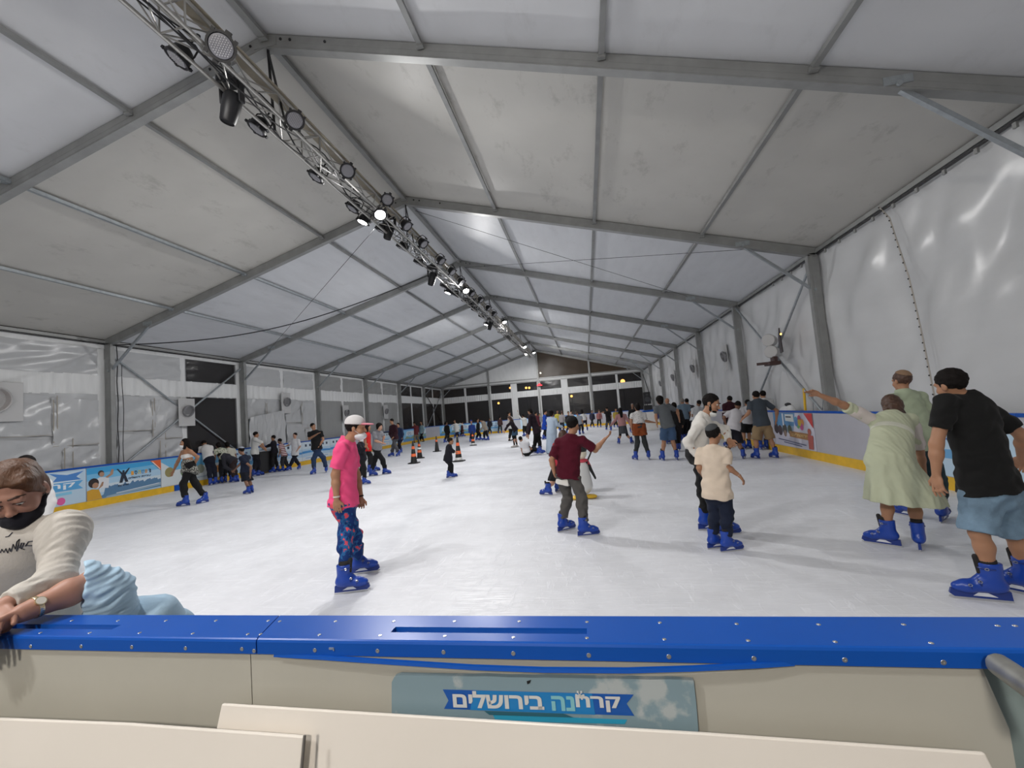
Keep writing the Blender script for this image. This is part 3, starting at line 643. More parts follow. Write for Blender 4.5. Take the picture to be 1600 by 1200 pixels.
# ================================================================== RINK BOARDS
M_bw = mat('board_white', (.46, .46, .51), .35, noise=.06, nscale=2)
def pc(c, r=.35): return mat('print_%02x%02x%02x' % tuple(int(v*255) for v in c), c, r)
def board(p0, p1, lab, banner=None, H=1.1, group='rink boards', kick=True, cap=True):
    """p0->p1 along the ice face; the ice lies to the left of the direction p0->p1"""
    p0 = np.array([p0[0], p0[1], 0.]); p1 = np.array([p1[0], p1[1], 0.]); L = np.linalg.norm(p1-p0); u = (p1-p0)/L; n = np.array([-u[1], u[0], 0]); z = np.array([0, 0, 1.])
    R = np.array([u, -n, z]); root = empty('rink_board', (p0+p1)/2, lab, 'rink board', group); c = (p0+p1)/2
    mb = MB(); mb.box(c-n*.02+z*(H/2), (L-.006, .04, H-.02), R); mb.box(c-n*.045+z*.55, (L*.96, .03, .06), R); mb.build('panel', M_bw, root)
    if cap: mb = MB(); mb.box(c-n*.02+z*(H+.0), (L, .07, .05), R, bev=.008); mb.build('cap', M_blue, root)
    if kick: mb = MB(); mb.box(c+n*.006+z*.095, (L, .012, .19), R); mb.build('kick_strip', M_yel if kick is True else kick, root)
    if banner:
        mb = MB(); cols = []
        def col(cc):
            if cc not in cols: cols.append(cc)
            mb.cur = cols.index(cc)
        o = p0+n*.002+z*.20; Hh = H-.235; ly = [0]
        # direction of reading: seen from the ice, left edge is p1 side
        O_ = p0+u*(L-.01)+n*.003+z*.2; U = -u*(L-.02); V = z*Hh
        def poly(cc, pts, l=1): col(cc); ly[0] += 1; mb.prism(pts, O_+n*(.0006*ly[0]), U, V, .0006) if True else None
        def disc(cc, x, y, r, l=1, n_=16): poly(cc, [(x+r*math.cos(t)*Hh/L, y+r*math.sin(t)) for t in np.linspace(0, 2*PI, n_, endpoint=False)], l)
        def txt(cc, s, x, y, w, h): col(cc); ly[0] += 1; put_text(mb, s, O_+U*x+V*y, U/np.linalg.norm(U), V/np.linalg.norm(V), w*L, h*Hh, .0006*ly[0]+.001, .02)
        banner(poly, disc, txt); mb.build('banner', [pc(c_) for c_ in cols], root, recalc=False)
    return root
def b_ice(poly, disc, txt):
    poly((.50, .66, .80), [(0, 0), (1, 0), (1, 1), (0, 1)]); poly((.62, .75, .86), [(.1, .5), (.9, .55), (.95, .95), (.1, .98)])
    poly((.08, .25, .62), [(.66, .72), (.95, .70), (.9, .8), (.98, .95), (.8, .88), (.62, .98), (.7, .84)])
    poly((.10, .38, .72), [(.36, .42), (.97, .42), (.92, .54), (.97, .67), (.36, .67), (.41, .54)]); txt((.85, .9, .95), 'חרק', .50, .46, .38, .18)
    poly((.25, .6, .82), [(.2, .26), (.85, .3), (.85, .38), (.2, .34)]); disc((.75, .12, .35), .74, .13, .11)
def b_sky(poly, disc, txt):
    poly((.05, .36, .70), [(0, 0), (1, 0), (1, 1), (0, 1)]); poly((.18, .5, .78), [(0, 0), (1, 0), (1, .86), (0, .8)]); poly((.42, .62, .80), [(0, 0), (1, 0), (1, .68), (0, .6)]); poly((.62, .72, .80), [(.15, .2), (1, .2), (1, .46), (.15, .44)])
    sk = [(.2, .12)]; random.seed(3)
    for i in range(22): x = .22+i*.035; h = .30+.1*random.random(); sk += [(x, h), (x+.02, h+.02)]
    sk += [(1, .33), (1, .05), (.1, 0)]; poly((.10, .22, .38), sk)
    poly((.30, .42, .52), [(.22, .0), (1, .1), (1, .2), (.24, .05)]); poly((.75, .8, .85), [(.36, .08), (.97, .17), (.97, .19), (.36, .1)])
    disc((.05, .04, .04), .17, .80, .09); disc((.45, .27, .18), .18, .76, .075); poly((.72, .74, .78), [(.11, .35), (.11, .62), (.15, .68), (.24, .66), (.27, .6), (.26, .3)])
    poly((.45, .27, .18), [(.25, .62), (.32, .72), (.33, .88), (.30, .88), (.28, .74), (.22, .66)])
    disc((.03, .02, .02), .08, .52, .15); disc((.42, .24, .15), .10, .44, .09); poly((.65, .35, .03), [(0, 0), (0, .3), (.06, .34), (.14, .3), (.18, .0)]); poly((.42, .24, .15), [(.13, .3), (.19, .4), (.2, .52), (.18, .52), (.15, .38)])
    poly((.02, .03, .05), [(.40, .40), (.43, .66), (.37, .86), (.385, .87), (.44, .72), (.445, .80), (.47, .80), (.47, .72), (.53, .86), (.545, .85), (.485, .64), (.52, .40), (.48, .40), (.46, .54), (.44, .40)])
    for i, (c_, s_) in enumerate([((.8, .35, .05), 'ו'), ((.03, .05, .1), 'ס'), ((.75, .55, .05), 'ה'), ((.1, .3, .6), 'ט'), ((.8, .35, .05), 'ש'), ((.03, .05, .1), 'ן')]): txt(c_, s_, .56+i*.05, .60, .035, .13)
    txt((.03, .05, .1), 'םילשורי תייריע', .52, .48, .32, .07); txt((.03, .05, .1), 'תוריית', .38, .28, .14, .06)
    poly((.75, .14, .04), [(.84, 1), (1, .62), (1, 1)]); poly((.85, .8, .75), [(.86, .96), (.99, .66), (.99, .69), (.875, .97)])
def b_fruit(poly, disc, txt):
    poly((.66, .72, .74), [(0, 0), (1, 0), (1, 1), (0, 1)]); poly((.15, .45, .72), [(.2, .55), (1, .6), (1, 1), (0, 1), (0, .9)])
    disc((.30, .26, .10), .12, .5, .18); disc((.16, .26, .12), .36, .45, .20); disc((.35, .38, .30), .62, .45, .18); poly((.4, .5, .6), [(.3, .1), (.9, .12), (.9, .16), (.3, .14)]); poly((.10, .16, .45), [(.3, .2), (.5, .2), (.5, .23), (.3, .23)])
    poly((.75, .30, .05), [(.8, .2), (1, .2), (1, .5), (.8, .45)])
def b_icons(poly, disc, txt):
    poly((.45, .62, .78), [(0, 0), (1, 0), (1, 1), (0, 1)]); poly((.62, .72, .80), [(0, .62), (1, .62), (1, 1), (0, 1)])
    for x in (.1, .24, .38, .56, .70, .84): poly((.03, .05, .09), [(x, .75), (x+.06, .75), (x+.06, .88), (x, .88)])
    poly((.06, .28, .62), [(0, .38), (.5, .42), (1, .36), (1, .46), (.5, .54), (0, .5)]); txt((.75, .82, .88), 'הנחרק', .3, .42, .4, .16)
    poly((.66, .72, .78), [(0, 0), (1, 0), (1, .2), (.5, .26), (0, .18)]); poly((.2, .42, .7), [(.1, .1), (.9, .1), (.9, .14), (.1, .14)])
def b_pool(poly, disc, txt):
    poly((.22, .52, .80), [(0, 0), (1, 0), (1, 1), (0, 1)]); poly((.70, .78, .84), [(.2, .5), (1, .5), (1, .9), (.3, .85)]); poly((.28, .36, .22), [(.05, .2), (.3, .45), (.6, .3), (.95, .5), (1, .2)]); poly((.08, .28, .6), [(0, 0), (1, 0), (1, .2), (0, .24)])
    txt((.05, .1, .3), 'הכרב', .35, .55, .3, .22)
def b_light(poly, disc, txt):
    poly((.50, .66, .80), [(0, 0), (1, 0), (1, 1), (0, 1)]); poly((.14, .38, .66), [(.15, .3), (.85, .3), (.9, .48), (.15, .42)]); txt((.1, .2, .5), 'הנחרק', .2, .44, .55, .2)
    for x in (.3, .5, .7): poly((.1, .15, .3), [(x, .8), (x+.05, .8), (x+.05, .88), (x, .88)])
def b_right(poly, disc, txt):
    poly((.60, .60, .70), [(0, 0), (1, 0), (1, 1), (0, 1)]); poly((.10, .28, .52), [(0, .55), (.55, .62), (.6, 1), (0, 1)]); poly((.30, .42, .58), [(0, .4), (.5, .42), (.55, .62), (0, .6)])
    for x, y, r, c_ in ((.06, .5, .16, (.06, .05, .06)), (.17, .46, .16, (.08, .06, .07)), (.3, .5, .16, (.07, .07, .06)), (.43, .5, .14, (.10, .13, .08)), (.3, .38, .10, (.25, .18, .14))): disc(c_, x, y, r)
    poly((.70, .74, .74), [(.34, .76), (.56, .74), (.56, .96), (.34, .96)]); poly((.02, .03, .05), [(.36, .9), (.5, .9), (.5, .86), (.36, .86)]); poly((.70, .74, .8), [(.26, .62), (.3, .62), (.3, .98), (.26, .98)])
    for x, y, c_ in ((.62, .8, (.1, .35, .5)), (.7, .84, (.5, .1, .2)), (.76, .74, (.7, .3, .08)), (.66, .66, (.15, .4, .18)), (.74, .62, (.55, .1, .3)), (.62, .72, (.1, .2, .5)), (.7, .73, (.6, .45, .05))): disc(c_, x, y, .10)
    poly((.40, .20, .06), [(.42, .3), (.9, .26), (.9, .44), (.42, .47)]); txt((.7, .5, .2), 'םילשורי', .48, .33, .36, .09)
    disc((.4, .1, .07), .9, .5, .09); poly((.42, .1, .08), [(.85, .03), (.95, .03), (.97, .4), (.86, .42)]); poly((.12, .14, .25), [(.1, .18), (.8, .1), (.8, .13), (.1, .21)]); poly((.12, .14, .25), [(.25, .1), (.7, .05), (.7, .08), (.25, .13)])
    poly((.55, .05, .05), [(.82, 1), (1, .6), (1, 1)])
BL, BR, BF = -13.35, 5.08, 38.70
yb = lambda x, y: float(onX(x, y, BL)[1])
ys = [2.9, 5.2, 7.5, yb(135, 790), yb(252, 768)]
while ys[-1] < 34: ys.append(ys[-1]+2.3)
bn = [None, None, b_ice, b_sky, b_fruit, b_light, b_icons, b_icons, b_icons, None, b_icons, b_light, b_pool, b_pool]
bl_lab = {2: 'left rink board with pale blue banner beside the kneeling girl', 3: 'left rink board with sky banner of a waving man, woman and skyline', 4: 'left rink board with fruit banner behind the girl in white bandeau', 6: 'left rink board with white and blue banner behind the small skaters'}
for i in range(len(ys)-1):
    b = bn[i] if i < len(bn) else b_pool
    board((BL, ys[i+1]), (BL, ys[i]), bl_lab.get(i, 'left rink board with blue cap and yellow kick strip, one of the distant run'), b, group=None if i in bl_lab else 'left rink boards')
# blue pieces in the yellow kick strip
p = onX(352, 0, BL); mb = MB()
for x in (350, ): 
    y_ = float(onX(278, 765, BL)[1]); mb.box((BL+.016, y_, .095), (.012, .28, .185))
tag(mb.build('kick_patch', M_blue), 'blue patch in the yellow kick strip at the feet of the girl in white bandeau', 'kick patch')
# rounded far corners
def arc(cx, cy, r, a0, a1, n): return [(cx+r*math.cos(a), cy+r*math.sin(a)) for a in np.linspace(a0, a1, n+1)]
rc_ = BF-ys[-1]; ca = arc(BL+rc_, ys[-1], rc_, PI, PI/2, 6)
for i in range(6): board(ca[i+1], ca[i], 'curved rink board in the far left corner of the rink', b_pool if i > 1 else None, group='far left corner boards')
ra = 4.; cb = arc(BR-ra, BF-ra, ra, PI/2, 0, 6)
for i in range(6): board(cb[i+1], cb[i], 'curved rink board in the far right corner of the rink', None, group='far right corner boards')
xs = [BL+rc_]; nf = 6
for i in range(nf): xs.append(xs[0]+(BR-ra-xs[0])*(i+1)/nf)
for i in range(nf):
    board((xs[i+1], BF), (xs[i], BF), ('far end rink board with banner, ' + ['first', 'second', 'third', 'fourth', 'fifth', 'last'][i]+' from the left'), [b_light, None, b_light, None, b_pool, None][i], group=None)
yr = lambda x, y: float(onX(x, y, BR)[1])
yA_, yB_ = yr(1279, 720), yr(1215, 708)
rs = [BF-ra]; k = (rs[0]-(yB_+.0))/10
rs = [yB_+k*(10-i) for i in range(11)]+[yA_, yA_-2.4, yA_-4.8, yA_-7.2, 1.15]
rs.insert(11, yA_+(yB_-yA_)*.0) if False else None
for i in range(len(rs)-1):
    isb = abs(rs[i+1]-yA_) < 1e-6
    lab = 'right rink board with faded photo banner of people and blossoms' if isb else 'blank white right rink board beside the photo banner' if abs(rs[i]-yA_) < 1e-6 else 'right rink board with blue cap, one of the run along the white curtain'
    ban = b_right if isb else (b_light if i == len(rs)-4 else None)
    board((BR, rs[i+1]), (BR, rs[i]), lab, ban, group=None if 'blank' in lab or isb else 'right rink boards')

# ------------------------------------------------------------------ near board in front of the camera
nu = np.array([1., -.0135, 0]); nu /= np.linalg.norm(nu); nn = np.array([nu[1], -nu[0], 0])*-1
nn = np.array([.0135, 1., 0]); nn /= np.linalg.norm(nn)
P0 = np.array([-.212, .972, 0]); ZT = 1.1; WD = .125
ZB = float(onY(800, 1030, .972)[2]); RN = np.array([nu, nn, [0, 0, 1]])
def NP(a, b, z): return P0+nu*a+nn*b+np.array([0, 0, z])
def along(x, y, Z=ZT): return float((onZ(x, y, Z)-P0)@nu)
aj = along(400, 999); ajr = along(430, 966)
s0a, s0b = along(10, 981), along(180, 981); s1a, s1b = along(612, 986), along(917, 989)
lanes = (0., .040, .066, WD)
def cap_section(a0, a1, slots, lab, skew0=0., skew1=0.):
    root = empty('board_cap', NP((a0+a1)/2, WD/2, ZT), lab, 'board cap')
    def bx(x0, x1, y0, y1, z0, z1):
        f0 = skew0 if x0 == a0 else 0; f1 = skew1 if x1 == a1 else 0
        vs = []
        for z in (z0, z1):
            vs += [NP(x0+f0*y0/WD, y0, z), NP(x1+f1*y0/WD, y0, z), NP(x1+f1*y1/WD, y1, z), NP(x0+f0*y1/WD, y1, z)]
        mb.add(vs, [(3, 2, 1, 0), (4, 5, 6, 7), (0, 1, 5, 4), (1, 2, 6, 5), (2, 3, 7, 6), (3, 0, 4, 7)])
    mb = MB(); th = .02
    bx(a0, a1, lanes[0]+.006, lanes[1], ZT-th, ZT); bx(a0, a1, lanes[2], lanes[3], ZT-th, ZT)
    x = a0
    for sa, sb in slots: bx(x, sa, lanes[1], lanes[2], ZT-th, ZT); x = sb
    bx(x, a1, lanes[1], lanes[2], ZT-th, ZT)
    # rounded front edge and front face
    prof = [(.006, ZT), (.002, ZT-.002), (0., ZT-.007), (0., ZB), (.012, ZB), (.012, ZT-th)]
    vs = [NP(a0, p_[0], p_[1]) for p_ in prof]+[NP(a1, p_[0], p_[1]) for p_ in prof]; k = len(prof)
    mb.add(vs, [(i, (i+1) % k, k+(i+1) % k, k+i) for i in range(k)]+[tuple(range(k))[::-1], tuple(range(k, 2*k))])
    mb.build('cap', M_blue, root)
    for sa, sb in slots:
        mb = MB(); mb.box(NP((sa+sb)/2, .053, ZT-.016), (sb-sa+.01, .034, .006), RN); mb.build('slot_liner', mat('slot_grey', (.30, .30, .29), .5), root)
    return root
capL = cap_section(-3.6, aj-.0015, [(s0a, s0b)], 'blue plastic cap of the near board, left length ending at the joint', skew1=ajr-aj)
capR = cap_section(aj+.0015, 2.3, [(s1a, s1b)], 'blue plastic cap of the near board, long right length with central slot', skew0=ajr-aj)
# screws
top = [(112, 970), (184, 970), (259, 970), (337, 970), (419, 970), (437, 971), (524, 971), (615, 971), (710, 971), (811, 971), (917, 972), (1031, 973), (1151, 975), (1279, 976), (1412, 976), (1559, 978), (1586, 978),
       (63, 989), (140, 989), (218, 989), (301, 990), (387, 991), (407, 991), (499, 992), (594, 993), (695, 994), (802, 996), (917, 997), (1038, 999), (1169, 1001), (1305, 1003), (1455, 1005)]
face = [(48, 1010), (127, 1010), (206, 1011), (290, 1013), (378, 1014), (397, 1017), (492, 1016), (590, 1017), (693, 1019), (802, 1021), (920, 1024), (1045, 1026), (1178, 1029), (1320, 1031), (1474, 1035)]
for x, y in top:
    p = onZ(x, y, ZT); mb = MB(); mb.lathe([(.0042, 0), (.0045, .0006), (.004, .0012), (.0015, .0012), (.0012, .0004), (.0001, .0004)], p-np.array([0, 0, .0002]), 12); mb.build('screw', M_steel, capL if float((p-P0)@nu) < aj else capR, smooth=True)
for x, y in face:
    d = ray(x, y); t = ((P0-O)@nn)/(d@nn); p = O+d*t; mb = MB(); mb.lathe([(.0045, 0), (.005, .0008), (.0045, .0014), (.0018, .0014), (.0014, .0006), (.0001, .0006)], p+nn*.0002, 12, -nn); mb.build('screw', M_steel, capL if float((p-P0)@nu) < aj else capR, smooth=True)
M_np = mat('near_panel', (.46, .445, .385), .32, noise=.05, nscale=2.5, bump=.03, bscale=3)
def face_pt(x, y, off):
    """point of the plane standing off metres behind the cap's front face (negative: nearer the camera)"""
    d = ray(x, y); q = P0+nn*off; t = ((q-O)@nn)/(d@nn); return O+d*t
af = float((face_pt(393, 1060, .015)-P0)@nu)
ar = float((face_pt(1562, 1065, .015)-P0)@nu); ar2 = float((face_pt(1592, 1200, .015)-P0)@nu)
root = empty('near_rink_board', NP(0, .03, 0), 'cream near rink board below the blue cap, right of the vertical joint', 'rink board')
mb = MB(); a2 = NP(0, .015, 0)
zpts = [(af+.001, 0), (ar2+.02, 0), (ar2, .62), (ar+.004, .95), (ar-.03, ZT-.021), (af+.001, ZT-.021)]
mb.prism([(p_[0], p_[1]) for p_ in zpts][::-1], NP(0, .015, 0), nu, (0, 0, 1), -.025); mb.build('panel', M_np, root)
mb = MB(); mb.box(NP((af+ar)/2, .075, .95), (ar-af-.1, .05, .06), RN); mb.build('rail', M_np, root)
root = empty('near_rink_board', NP(-2, .03, 0), 'cream near rink board below the blue cap, left of the vertical joint', 'rink board')
mb = MB(); mb.box(NP((af-.0012-3.6)/2, .0275, (ZT-.021)/2), (3.6+af-.0012, .025, ZT-.021), RN); mb.build('panel', M_np, root)
root = empty('near_rink_board', NP(1.6, .06, 0), 'grey green translucent board beyond the right end of the cream panel', 'rink board')
mb = MB(); mb.box(NP(ar+1.0, .06, (ZT-.021)/2), (2.1, .02, ZT-.021), RN); mb.build('panel', mat('green_panel', (.25, .31, .30), .3, noise=.1), root)
# leaning front panels
def slab(pts, off, th, m, nm, lab, cat, lean=.22):
    top_ = face_pt(pts[0][0], pts[0][1], off); vz = np.array([0, 0, math.cos(lean)])+nn*math.sin(lean); nl = np.cross(nu, vz); q2 = []
    for x, y in pts:
        d = ray(x, y); t = ((top_-O)@nl)/(d@nl); p = O+d*t; q2.append((float((p-top_)@nu), float((p-top_)@vz)))
    mb = MB(); mb.prism(q2[::-1], top_, nu, vz, -th)
    o = mb.build(nm, m); b = o.modifiers.new('bevel', 'BEVEL'); b.width = .003; b.segments = 2; b.limit_method = 'ANGLE'; return tag(o, lab, cat)
M_fp = mat('front_panel', (.76, .71, .64), .38, noise=.04, nscale=2, bump=.02, bscale=4)
slab([(346, 1100), (800, 1128), (1100, 1146), (1540, 1177), (1562, 1220), (1570, 1500), (300, 1500), (338, 1138)], -.03, .009, M_fp, 'front_panel', 'long cream panel with a slanting top edge leaning against the near board', 'panel')
slab([(-700, 1104), (0, 1123), (200, 1131), (474, 1151), (466, 1230), (466, 1500), (-700, 1500)], -.075, .010, M_fp, 'front_panel', 'lower left cream panel whose right end stops short in front of the long one', 'panel')
mb = MB(); zz = [face_pt(x, y, o_) for x, y, o_ in ((476, 1149, -.080), (470, 1215, -.10), (467, 1290, -.118))]; mb.tube(zz, .0035, 6); tag(mb.build('edge_strip', mat('rubber_edge', (.12, .11, .10), .6)), 'dark rubber strip along the right end of the lower left panel', 'strip')
# blue sprung strip
pts = [face_pt(x, y, o_) for x, y, o_ in [(430, 1024, .006), (500, 1028, -.002), (600, 1035, -.006), (740, 1044, -.008), (850, 1048, -.008), (980, 1049, -.008), (1080, 1046, -.006), (1180, 1041, -.003), (1240, 1037, .006)]]
mb = MB()
vs = []
for p in pts: vs += [p+np.array([0, 0, .006])-nn*.004, p-np.array([0, 0, .001])-nn*.006, p-np.array([0, 0, .001])+nn*.004, p+np.array([0, 0, .006])+nn*.004]
fs = [(k*4+i, k*4+(i+1) % 4, k*4+4+(i+1) % 4, k*4+4+i) for k in range(len(pts)-1) for i in range(4)]; mb.add(vs, fs); tag(mb.build('trim_strip', M_blue, smooth=True), 'thin blue trim strip sprung loose and sagging under the cap of the near board', 'strip')
# sign
root = empty('rink_sign', face_pt(850, 1100, 0), 'frosted blue sign with Hebrew lettering screwed to the near board', 'sign')
def sp(x, y, off=-.0): p = face_pt(x, y, off); return (float((p-P0)@nu), float(p[2]))
SO = -.002
mb = MB(); out = [(612, 1066), (616, 1058), (624, 1055)]; random.seed(5)
for i in range(1, 24): out.append((624+i*19.2, 1055+i*.32+random.uniform(-.6, .6)))
out += [(1084, 1064), (1088, 1100), (1092, 1150), (612, 1150)]
def sgn(name, col, nscale, noise): return mat(name, col, .4, noise=noise, nscale=nscale)
msg = mat('frost', (.25, .34, .38), .35, noise=.25, nscale=12); nt = msg.node_tree; b = nt.nodes['Principled BSDF']; N = nt.nodes.new; L = nt.links.new
tc = N('ShaderNodeTexCoord'); n = N('ShaderNodeTexNoise'); n.inputs['Scale'].default_value = 14; n.inputs['Detail'].default_value = 6; L(tc.outputs['Object'], n.inputs[0]); s = N('ShaderNodeSeparateXYZ'); L(tc.outputs['Object'], s.inputs[0])
r1 = N('ShaderNodeMapRange'); r1.inputs[1].default_value = .0; r1.inputs[2].default_value = .16; r1.inputs[3].default_value = -.12; r1.inputs[4].default_value = .02; L(s.outputs['X'], r1.inputs[0])
ad = N('ShaderNodeMath'); L(n.outputs[0], ad.inputs[0]); L(r1.outputs[0], ad.inputs[1]); r2 = N('ShaderNodeMapRange'); r2.inputs[1].default_value = .52; r2.inputs[2].default_value = .60; L(ad.outputs[0], r2.inputs[0])
mx = N('ShaderNodeMix'); mx.data_type = 'RGBA'; mx.inputs[6].default_value = (.22, .31, .35, 1); mx.inputs[7].default_value = (.42, .46, .46, 1); L(r2.outputs[0], mx.inputs[0]); L(mx.outputs[2], b.inputs['Base Color'])
mb.prism([sp(x, y, SO) for x, y in out][::-1], NP(0, SO, 0), nu, (0, 0, 1), -.012); mb.build('plate', msg, root)
def flat(pts, col, lift, nm='print', lab=None):
    mb = MB(); mb.prism([sp(x, y, SO) for x, y in pts][::-1], NP(0, SO-lift, 0), nu, (0, 0, 1), -.0004); o = mb.build(nm, pc(col, .4), root)
    if lab: o['label'] = lab
    return o
flat([(692, 1077), (990, 1085), (979, 1099), (991, 1118), (694, 1107), (701, 1094)], (.01, .09, .38), .0010, 'ribbon', 'dark blue swallow-tailed ribbon')
flat([(740, 1078.3), (925, 1083.3), (930, 1116), (735, 1108.5)], (.015, .20, .50), .0016, 'ribbon_centre')
flat([(757, 1110), (880, 1114), (896, 1120), (765, 1116)], (.03, .12, .16), .0022, 'ribbon_shadow'); flat([(770, 1116), (980, 1124), (976, 1131), (775, 1126)], (.03, .33, .52), .0010, 'underline')
flat([(823, 1064), (830, 1062), (828, 1067), (824, 1069)], (.01, .01, .01), .0010, 'screw_hole')
def sign_text(s, x0, x1, yt, yb_, slope, col, nm='lettering'):
    p = face_pt(x0, yb_, SO); q = face_pt(x1, yb_+slope*(x1-x0), SO); t_ = face_pt(x0, yt, SO); ux = (q-p); wd = np.linalg.norm(ux); ux = ux/wd; uy = np.array([0, 0, 1.])-ux*ux[2]; uy /= np.linalg.norm(uy)
    mb = MB(); put_text(mb, s, p-nn*.002, ux, uy, wd, np.linalg.norm(t_-p), .0008, .035); o = mb.build(nm, pc(col, .4), root, recalc=False); return o
sl = .0265
sign_text('םילשוריב', 709, 851, 1078, 1104, sl, (.62, .62, .60)); sign_text('הנ', 863, 899, 1086, 1109, sl, (.22, .50, .55)); sign_text('חרק', 901, 971, 1086, 1110, sl, (.62, .62, .60))
mb = MB(); c = face_pt(906, 1085, SO)-nn*.003
for t in range(3): d = np.array([nu*math.cos(t*PI/3)+np.array([0, 0, 1])*math.sin(t*PI/3)])[0]; mb.bar(c-d*.0095, c+d*.0095, .0016, .0012)
for t in range(6): d = nu*math.cos(t*PI/3)+np.array([0, 0, 1])*math.sin(t*PI/3); mb.box(c+d*.0075, (.004, .0012, .004), RN)
mb.build('snowflake', pc((.62, .62, .60)), root)
# handrail end
a = face_pt(1564, 1041, -.03); b_ = onY(1700, 1135, .72); mb = MB(); mb.tube([a, a*.5+b_*.5, b_], .0195, 16); mb.sphere(a, .0195, 14); tag(mb.build('handrail', mat('worn_pipe', (.28, .28, .26), .4, .5, noise=.3, nscale=20), smooth=True), 'worn grey steel pipe end resting at the right end of the near board', 'handrail')
# staple on the cap face
p = face_pt(518, 1013, 0); mb = MB(); mb.box(p-nn*.001, (.012, .002, .0045), RN); mb.box(p-nn*.001+nu*.006+np.array([0, 0, -.002]), (.003, .002, .006), RN); mb.build('chip', mat('chip', (.2, .25, .35), .6), capR)

# ------------------------------------------------------------------ cones
M_or = mat('cone_orange', (.85, .16, .05), .5); M_cw = mat('cone_white', (.72, .72, .70), .5); M_cb = mat('cone_black', (.012, .012, .013), .5)
def make_cone():
    root = empty('traffic_cone', (0, 0, 0))
    mb = MB(); mb.prism([(-.23, -.15), (-.15, -.23), (.15, -.23), (.23, -.15), (.23, .15), (.15, .23), (-.15, .23), (-.23, .15)], (0, 0, 0), (1, 0, 0), (0, 1, 0), .04); mb.build('base', M_cb, root, local=True)
    mb = MB(); rr = lambda z: .145-.115*z/.95; mb.lathe([(rr(0), .03), (rr(.95), .95), (.02, .97)], (0, 0, 0), 20); mb.build('body', M_cb, root, smooth=True, local=True)
    for z0, z1, m in ((.62, .74, M_or), (.30, .42, M_or)):
        mb = MB(); mb.lathe([(rr(z0)+.003, z0), (rr(z1)+.003, z1), (rr(z1), z1), (rr(z0), z0)], (0, 0, 0), 20); mb.build('band', m, root, smooth=True, local=True)
    return root
cone0 = make_cone()
for i, (x, y, h, lab, wh, one) in enumerate([(647, 724, .90, 'tall black cone with two orange bands, leftmost and nearest to the camera', 0, 0), (656, 716, .85, 'black cone with orange bands standing just behind the leftmost cone', 2, 0), (683, 705.5, .82, 'black cone with a single orange band, alone between the cone pair and the child', 0, 1),
                                        (717, 721, .95, 'tall black cone with white stripe at its foot, right beside the running child', 1, 0), (739.5, 696, .85, 'black orange and white cone in front of the skaters at the far boards', 1, 0)]):
    o = cone0 if i == 0 else copy_tree(cone0); P = onZ(x, y); o.location = Vector([float(v) for v in P]); o.scale = (h, h, h); o.rotation_euler.z = i*.5; tag(o, lab, 'cone')
    if one: [bpy.data.objects.remove(c) for c in list(o.children) if c.name.startswith('band') and min(v.co.z for v in c.data.vertices) < .5]
    if wh:
        mb = MB(); rr = lambda z: .145-.115*z/.95; z0, z1 = (.06, .16) if wh == 1 else (.46, .56); mb.lathe([(rr(z0)+.004, z0), (rr(z1)+.004, z1), (rr(z1), z1), (rr(z0), z0)], (0, 0, 0), 20); c_ = mb.build('band', M_cw, o, smooth=True, local=True); c_['label'] = 'white reflective band'

# ------------------------------------------------------------------ penguin skating aid
P = onZ(912, 778); root = empty('skating_aid', P, 'white penguin skating aid with yellow feet, pushed by the girl behind the maroon boy', 'skating aid')
def sob(nm, fn, m, vox=.012): s = SDF(.03); fn(s); return sdf_obj(nm, s, vox, m, root, P)
B = P; rt = RH; fw_ = FH; zu = np.array([0, 0, 1.])
sob('body', lambda s: (s.cone(B+zu*.24, B+zu*.52, .185, .14), s.cone(B+zu*.5, B+zu*.62, .12, .1)), mat('penguin_white', (.72, .72, .70), .35))
sob('head', lambda s: (s.ell(B+zu*.80, (.125, .125, .13))), mat('penguin_cream', (.70, .64, .52), .4))
sob('cap', lambda s: (s.ell(B+zu*.86-fw_*.0, (.13, .13, .10)), s.ell(B+zu*.9+rt*.1, (.06, .06, .04))), M_cb)
sob('scarf', lambda s: (s.ell(B+zu*.665, (.135, .135, .04)), s.cone(B+zu*.65+rt*.12, B+zu*.55+rt*.17, .03, .02)), mat('scarf_red', (.55, .06, .09), .8))
for sg in (-1, 1): sob('foot', lambda s, sg=sg: (s.ell(B+rt*.11*sg-fw_*.06+zu*.035, (.085, .12, .035), np.array([[1, 0, 0], [0, 1, 0], [0, 0, 1]])), s.ell(B+rt*.17*sg-fw_*.1+zu*.035, (.06, .07, .03))), mat('penguin_yellow', (.80, .50, .04), .4))
for sg in (-1, 1): sob('wing', lambda s, sg=sg: s.cone(B+rt*.15*sg+zu*.55, B+rt*.24*sg+zu*.34, .05, .03, q=1.6, fv=rt), M_cb)
mb = MB(); mb.tube([B+zu*.62-rt*.1-fw_*.05, B+zu*.86-rt*.26+fw_*.1, B+zu*.92+fw_*.22, B+zu*.86+rt*.26+fw_*.1, B+zu*.62+rt*.1-fw_*.05], .016, 8); mb.build('handle', M_cb, root, smooth=True)

